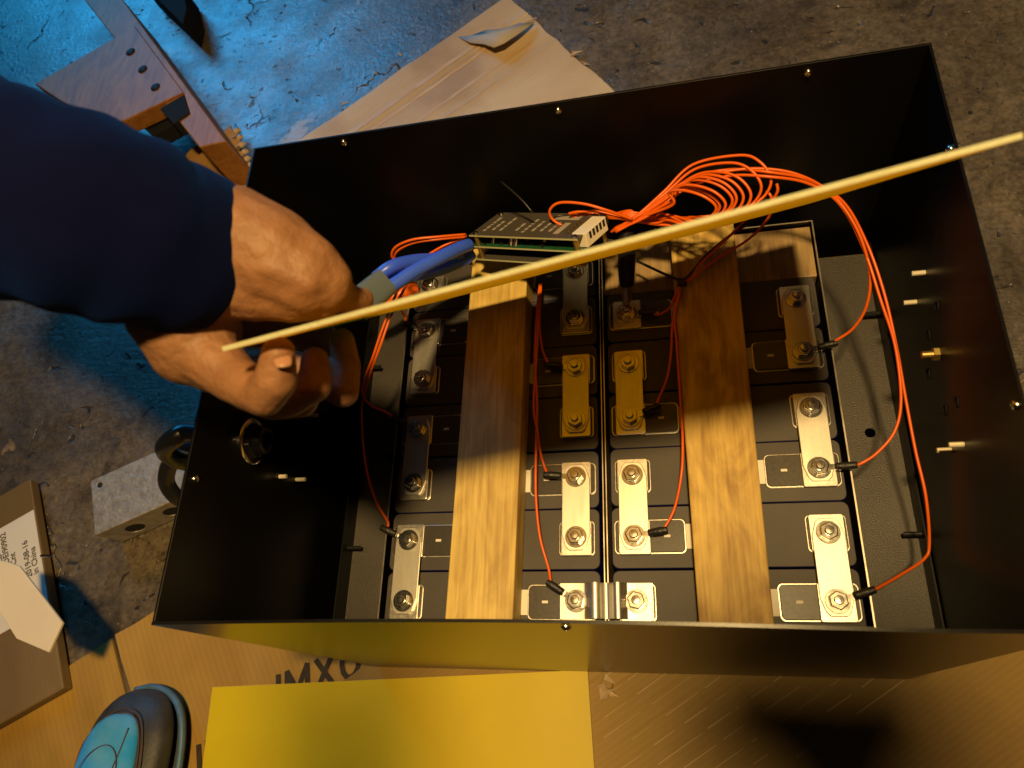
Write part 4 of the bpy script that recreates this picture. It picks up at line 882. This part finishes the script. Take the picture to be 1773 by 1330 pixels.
# sleeve: tube of rings with folds
def sleeve():
    ctr = [(-620, -120, .46, 250, 210), (-400, 40, .42, 235, 205), (-210, 230, .38, 205, 200), (-70, 310, .36, 190, 190), (40, 342, .355, 182, 182), (130, 368, .355, 176, 174), (210, 395, .362, 166, 162), (275, 420, .374, 156, 152), (345, 440, .392, 140, 140)]
    P_ = [ad(x, y, d) for x, y, d, a, b_ in ctr]; n = 48; vs = []; R_ = []
    sub = 7; CP = spline(P_, sub); tt = np.linspace(0, len(ctr) - 1, len(CP))
    wa = np.interp(tt, range(len(ctr)), [c[3] * c[2] / FP for c in ctr]); wb_ = np.interp(tt, range(len(ctr)), [c[4] * c[2] / FP for c in ctr])
    for i, p in enumerate(CP):
        t_ = (CP[min(i + 1, len(CP) - 1)] - CP[max(i - 1, 0)]).normalized(); vw = (p - CAM).normalized()
        a = t_.cross(vw).normalized(); b_ = a.cross(t_).normalized(); s = i / (len(CP) - 1)
        for k in range(n):
            th = 2 * math.pi * k / n
            fold = 1 + (.014 * math.sin(th * 2 + i * .35) + .010 * math.sin(th * 5 - i * .5) * s + .020 * math.sin(i * .75 + 1.5 * math.sin(th)) * (.3 + s)) * max(0, min(1, (1 - s) * 9))
            vs.append(p + a * math.cos(th) * wa[i] * fold + b_ * math.sin(th) * wb_[i] * .92 * fold)
    m_ = len(CP)
    # rolled cuff turning inwards
    for q, (sc, off) in enumerate(((.985, .003), (.95, .0035), (.92, .001), (.91, -.012))):
        base = (m_ - 1) * n; t_ = (CP[-1] - CP[-2]).normalized()
        for k in range(n): v = Vector(vs[base + k]); vs.append(CP[-1] + (v - CP[-1]) * sc + t_ * off)
    tot = m_ + 4
    fs = [(i * n + k, i * n + (k + 1) % n, (i + 1) * n + (k + 1) % n, (i + 1) * n + k) for i in range(tot - 1) for k in range(n)] + [tuple(range(n))]
    o = MB().add(vs, fs).build('sleeve', M['navy'], PS, smooth=True); sb = o.modifiers.new('s', 'SUBSURF'); sb.levels = sb.render_levels = 1
sleeve()

# ------------------------------------------------------------------ unseen photographer, added to shade the lower right cardboard and yellow sheet
PH = thing('person', (.62, -.62, ZF), 'unseen photographer in dark clothing, added beyond the front right corner to cast soft shade', 'person')
def wcaps(m, chain, n=16):
    for (a, ra), (b_, rb) in zip(chain, chain[1:]):
        a = Vector(a); b_ = Vector(b_); q = b_ - a; L_ = q.length; rot = q.to_track_quat('Z', 'Y')
        prof = [(max(ra * math.cos(-math.pi / 2 + k * math.pi / 12), 1e-5), ra * math.sin(-math.pi / 2 + k * math.pi / 12)) for k in range(7)] + [(max(rb * math.cos(k * math.pi / 12), 1e-5), L_ + rb * math.sin(k * math.pi / 12)) for k in range(7)]
        vs = []
        for r, z in prof: vs += [a + rot @ Vector((r * math.cos(2 * math.pi * i / n), r * math.sin(2 * math.pi * i / n), z)) for i in range(n)]
        mm = len(prof); m.add(vs, [(k * n + i, k * n + (i + 1) % n, (k + 1) * n + (i + 1) % n, (k + 1) * n + i) for k in range(mm - 1) for i in range(n)] + [tuple(range(n - 1, -1, -1)), tuple((mm - 1) * n + i for i in range(n))])
hb = MB(); wcaps(hb, [((.60, -.62, 1.34), .082), ((.59, -.58, 1.29), .066)]); wcaps(hb, [((.60, -.64, 1.30), .06), ((.62, -.78, 1.16), .06), ((.62, -.95, .85), .12), ((.62, -1.05, .40), .13)])
wcaps(hb, [((.590, -.515, 1.305), .012), ((.588, -.500, 1.285), .014)])
for sx in (-1, 1): wcaps(hb, [((.60 + sx * .082, -.62, 1.33), .014), ((.60 + sx * .084, -.62, 1.305), .012)])
hcaps = lambda m, ch: wcaps(m, [(Vector(LAMP) + (Vector(p) - Vector(LAMP)) * .88 + Vector((-.006, .012, 0)), r * .88) for p, r in ch])  # arms drawn towards the lamp to soften the shade they cast
hcaps(hb, [((.82, -.86, 1.10), .06), ((.70, -.52, .92), .045), ((.42, -.20, .94), .030), ((.376, -.094, .95), .048)]); hcaps(hb, [((.345, -.083, .95), .040), ((.415, -.085, .95), .040)])     # right arm and palm
for k, (dx_, dz_) in enumerate(((-.030, .01), (-.011, .014), (.008, .012), (.027, .004))): hcaps(hb, [((.377 + dx_ * .7, -.08, .95 + dz_), .014), ((.377 + dx_, -.058 - abs(dx_) * .4, .955 + dz_), .013), ((.377 + dx_, -.056 - abs(dx_) * .4, .93 + dz_), .012)])
hcaps(hb, [((.40, -.82, 1.10), .06), ((.20, -.50, .92), .045), ((.150, -.22, .94), .028), ((.165, -.155, .95), .028), ((.160, -.095, .95), .024), ((.150, -.068, .945), .020)])
bdy = remesh(hb, 'body', M['skin'], PH, .005, 3)
ct = MB(); wcaps(ct, [((.62, -.84, 1.06), .13), ((.62, -.95, .85), .16), ((.62, -1.05, .40), .17)]); hcaps(ct, [((.82, -.86, 1.10), .075), ((.70, -.52, .92), .056), ((.47, -.28, .94), .042)]); hcaps(ct, [((.40, -.82, 1.10), .075), ((.20, -.50, .92), .056), ((.165, -.34, .93), .042)]); wcaps(ct, [((.40, -.85, 1.08), .08), ((.82, -.85, 1.08), .08)])
remesh(ct, 'jacket', M['navy'], PH, .008, 4)
hr = MB(); wcaps(hr, [((.60, -.635, 1.36), .088), ((.605, -.66, 1.31), .078)]); remesh(hr, 'hair', M['rubber'], PH, .006, 2)
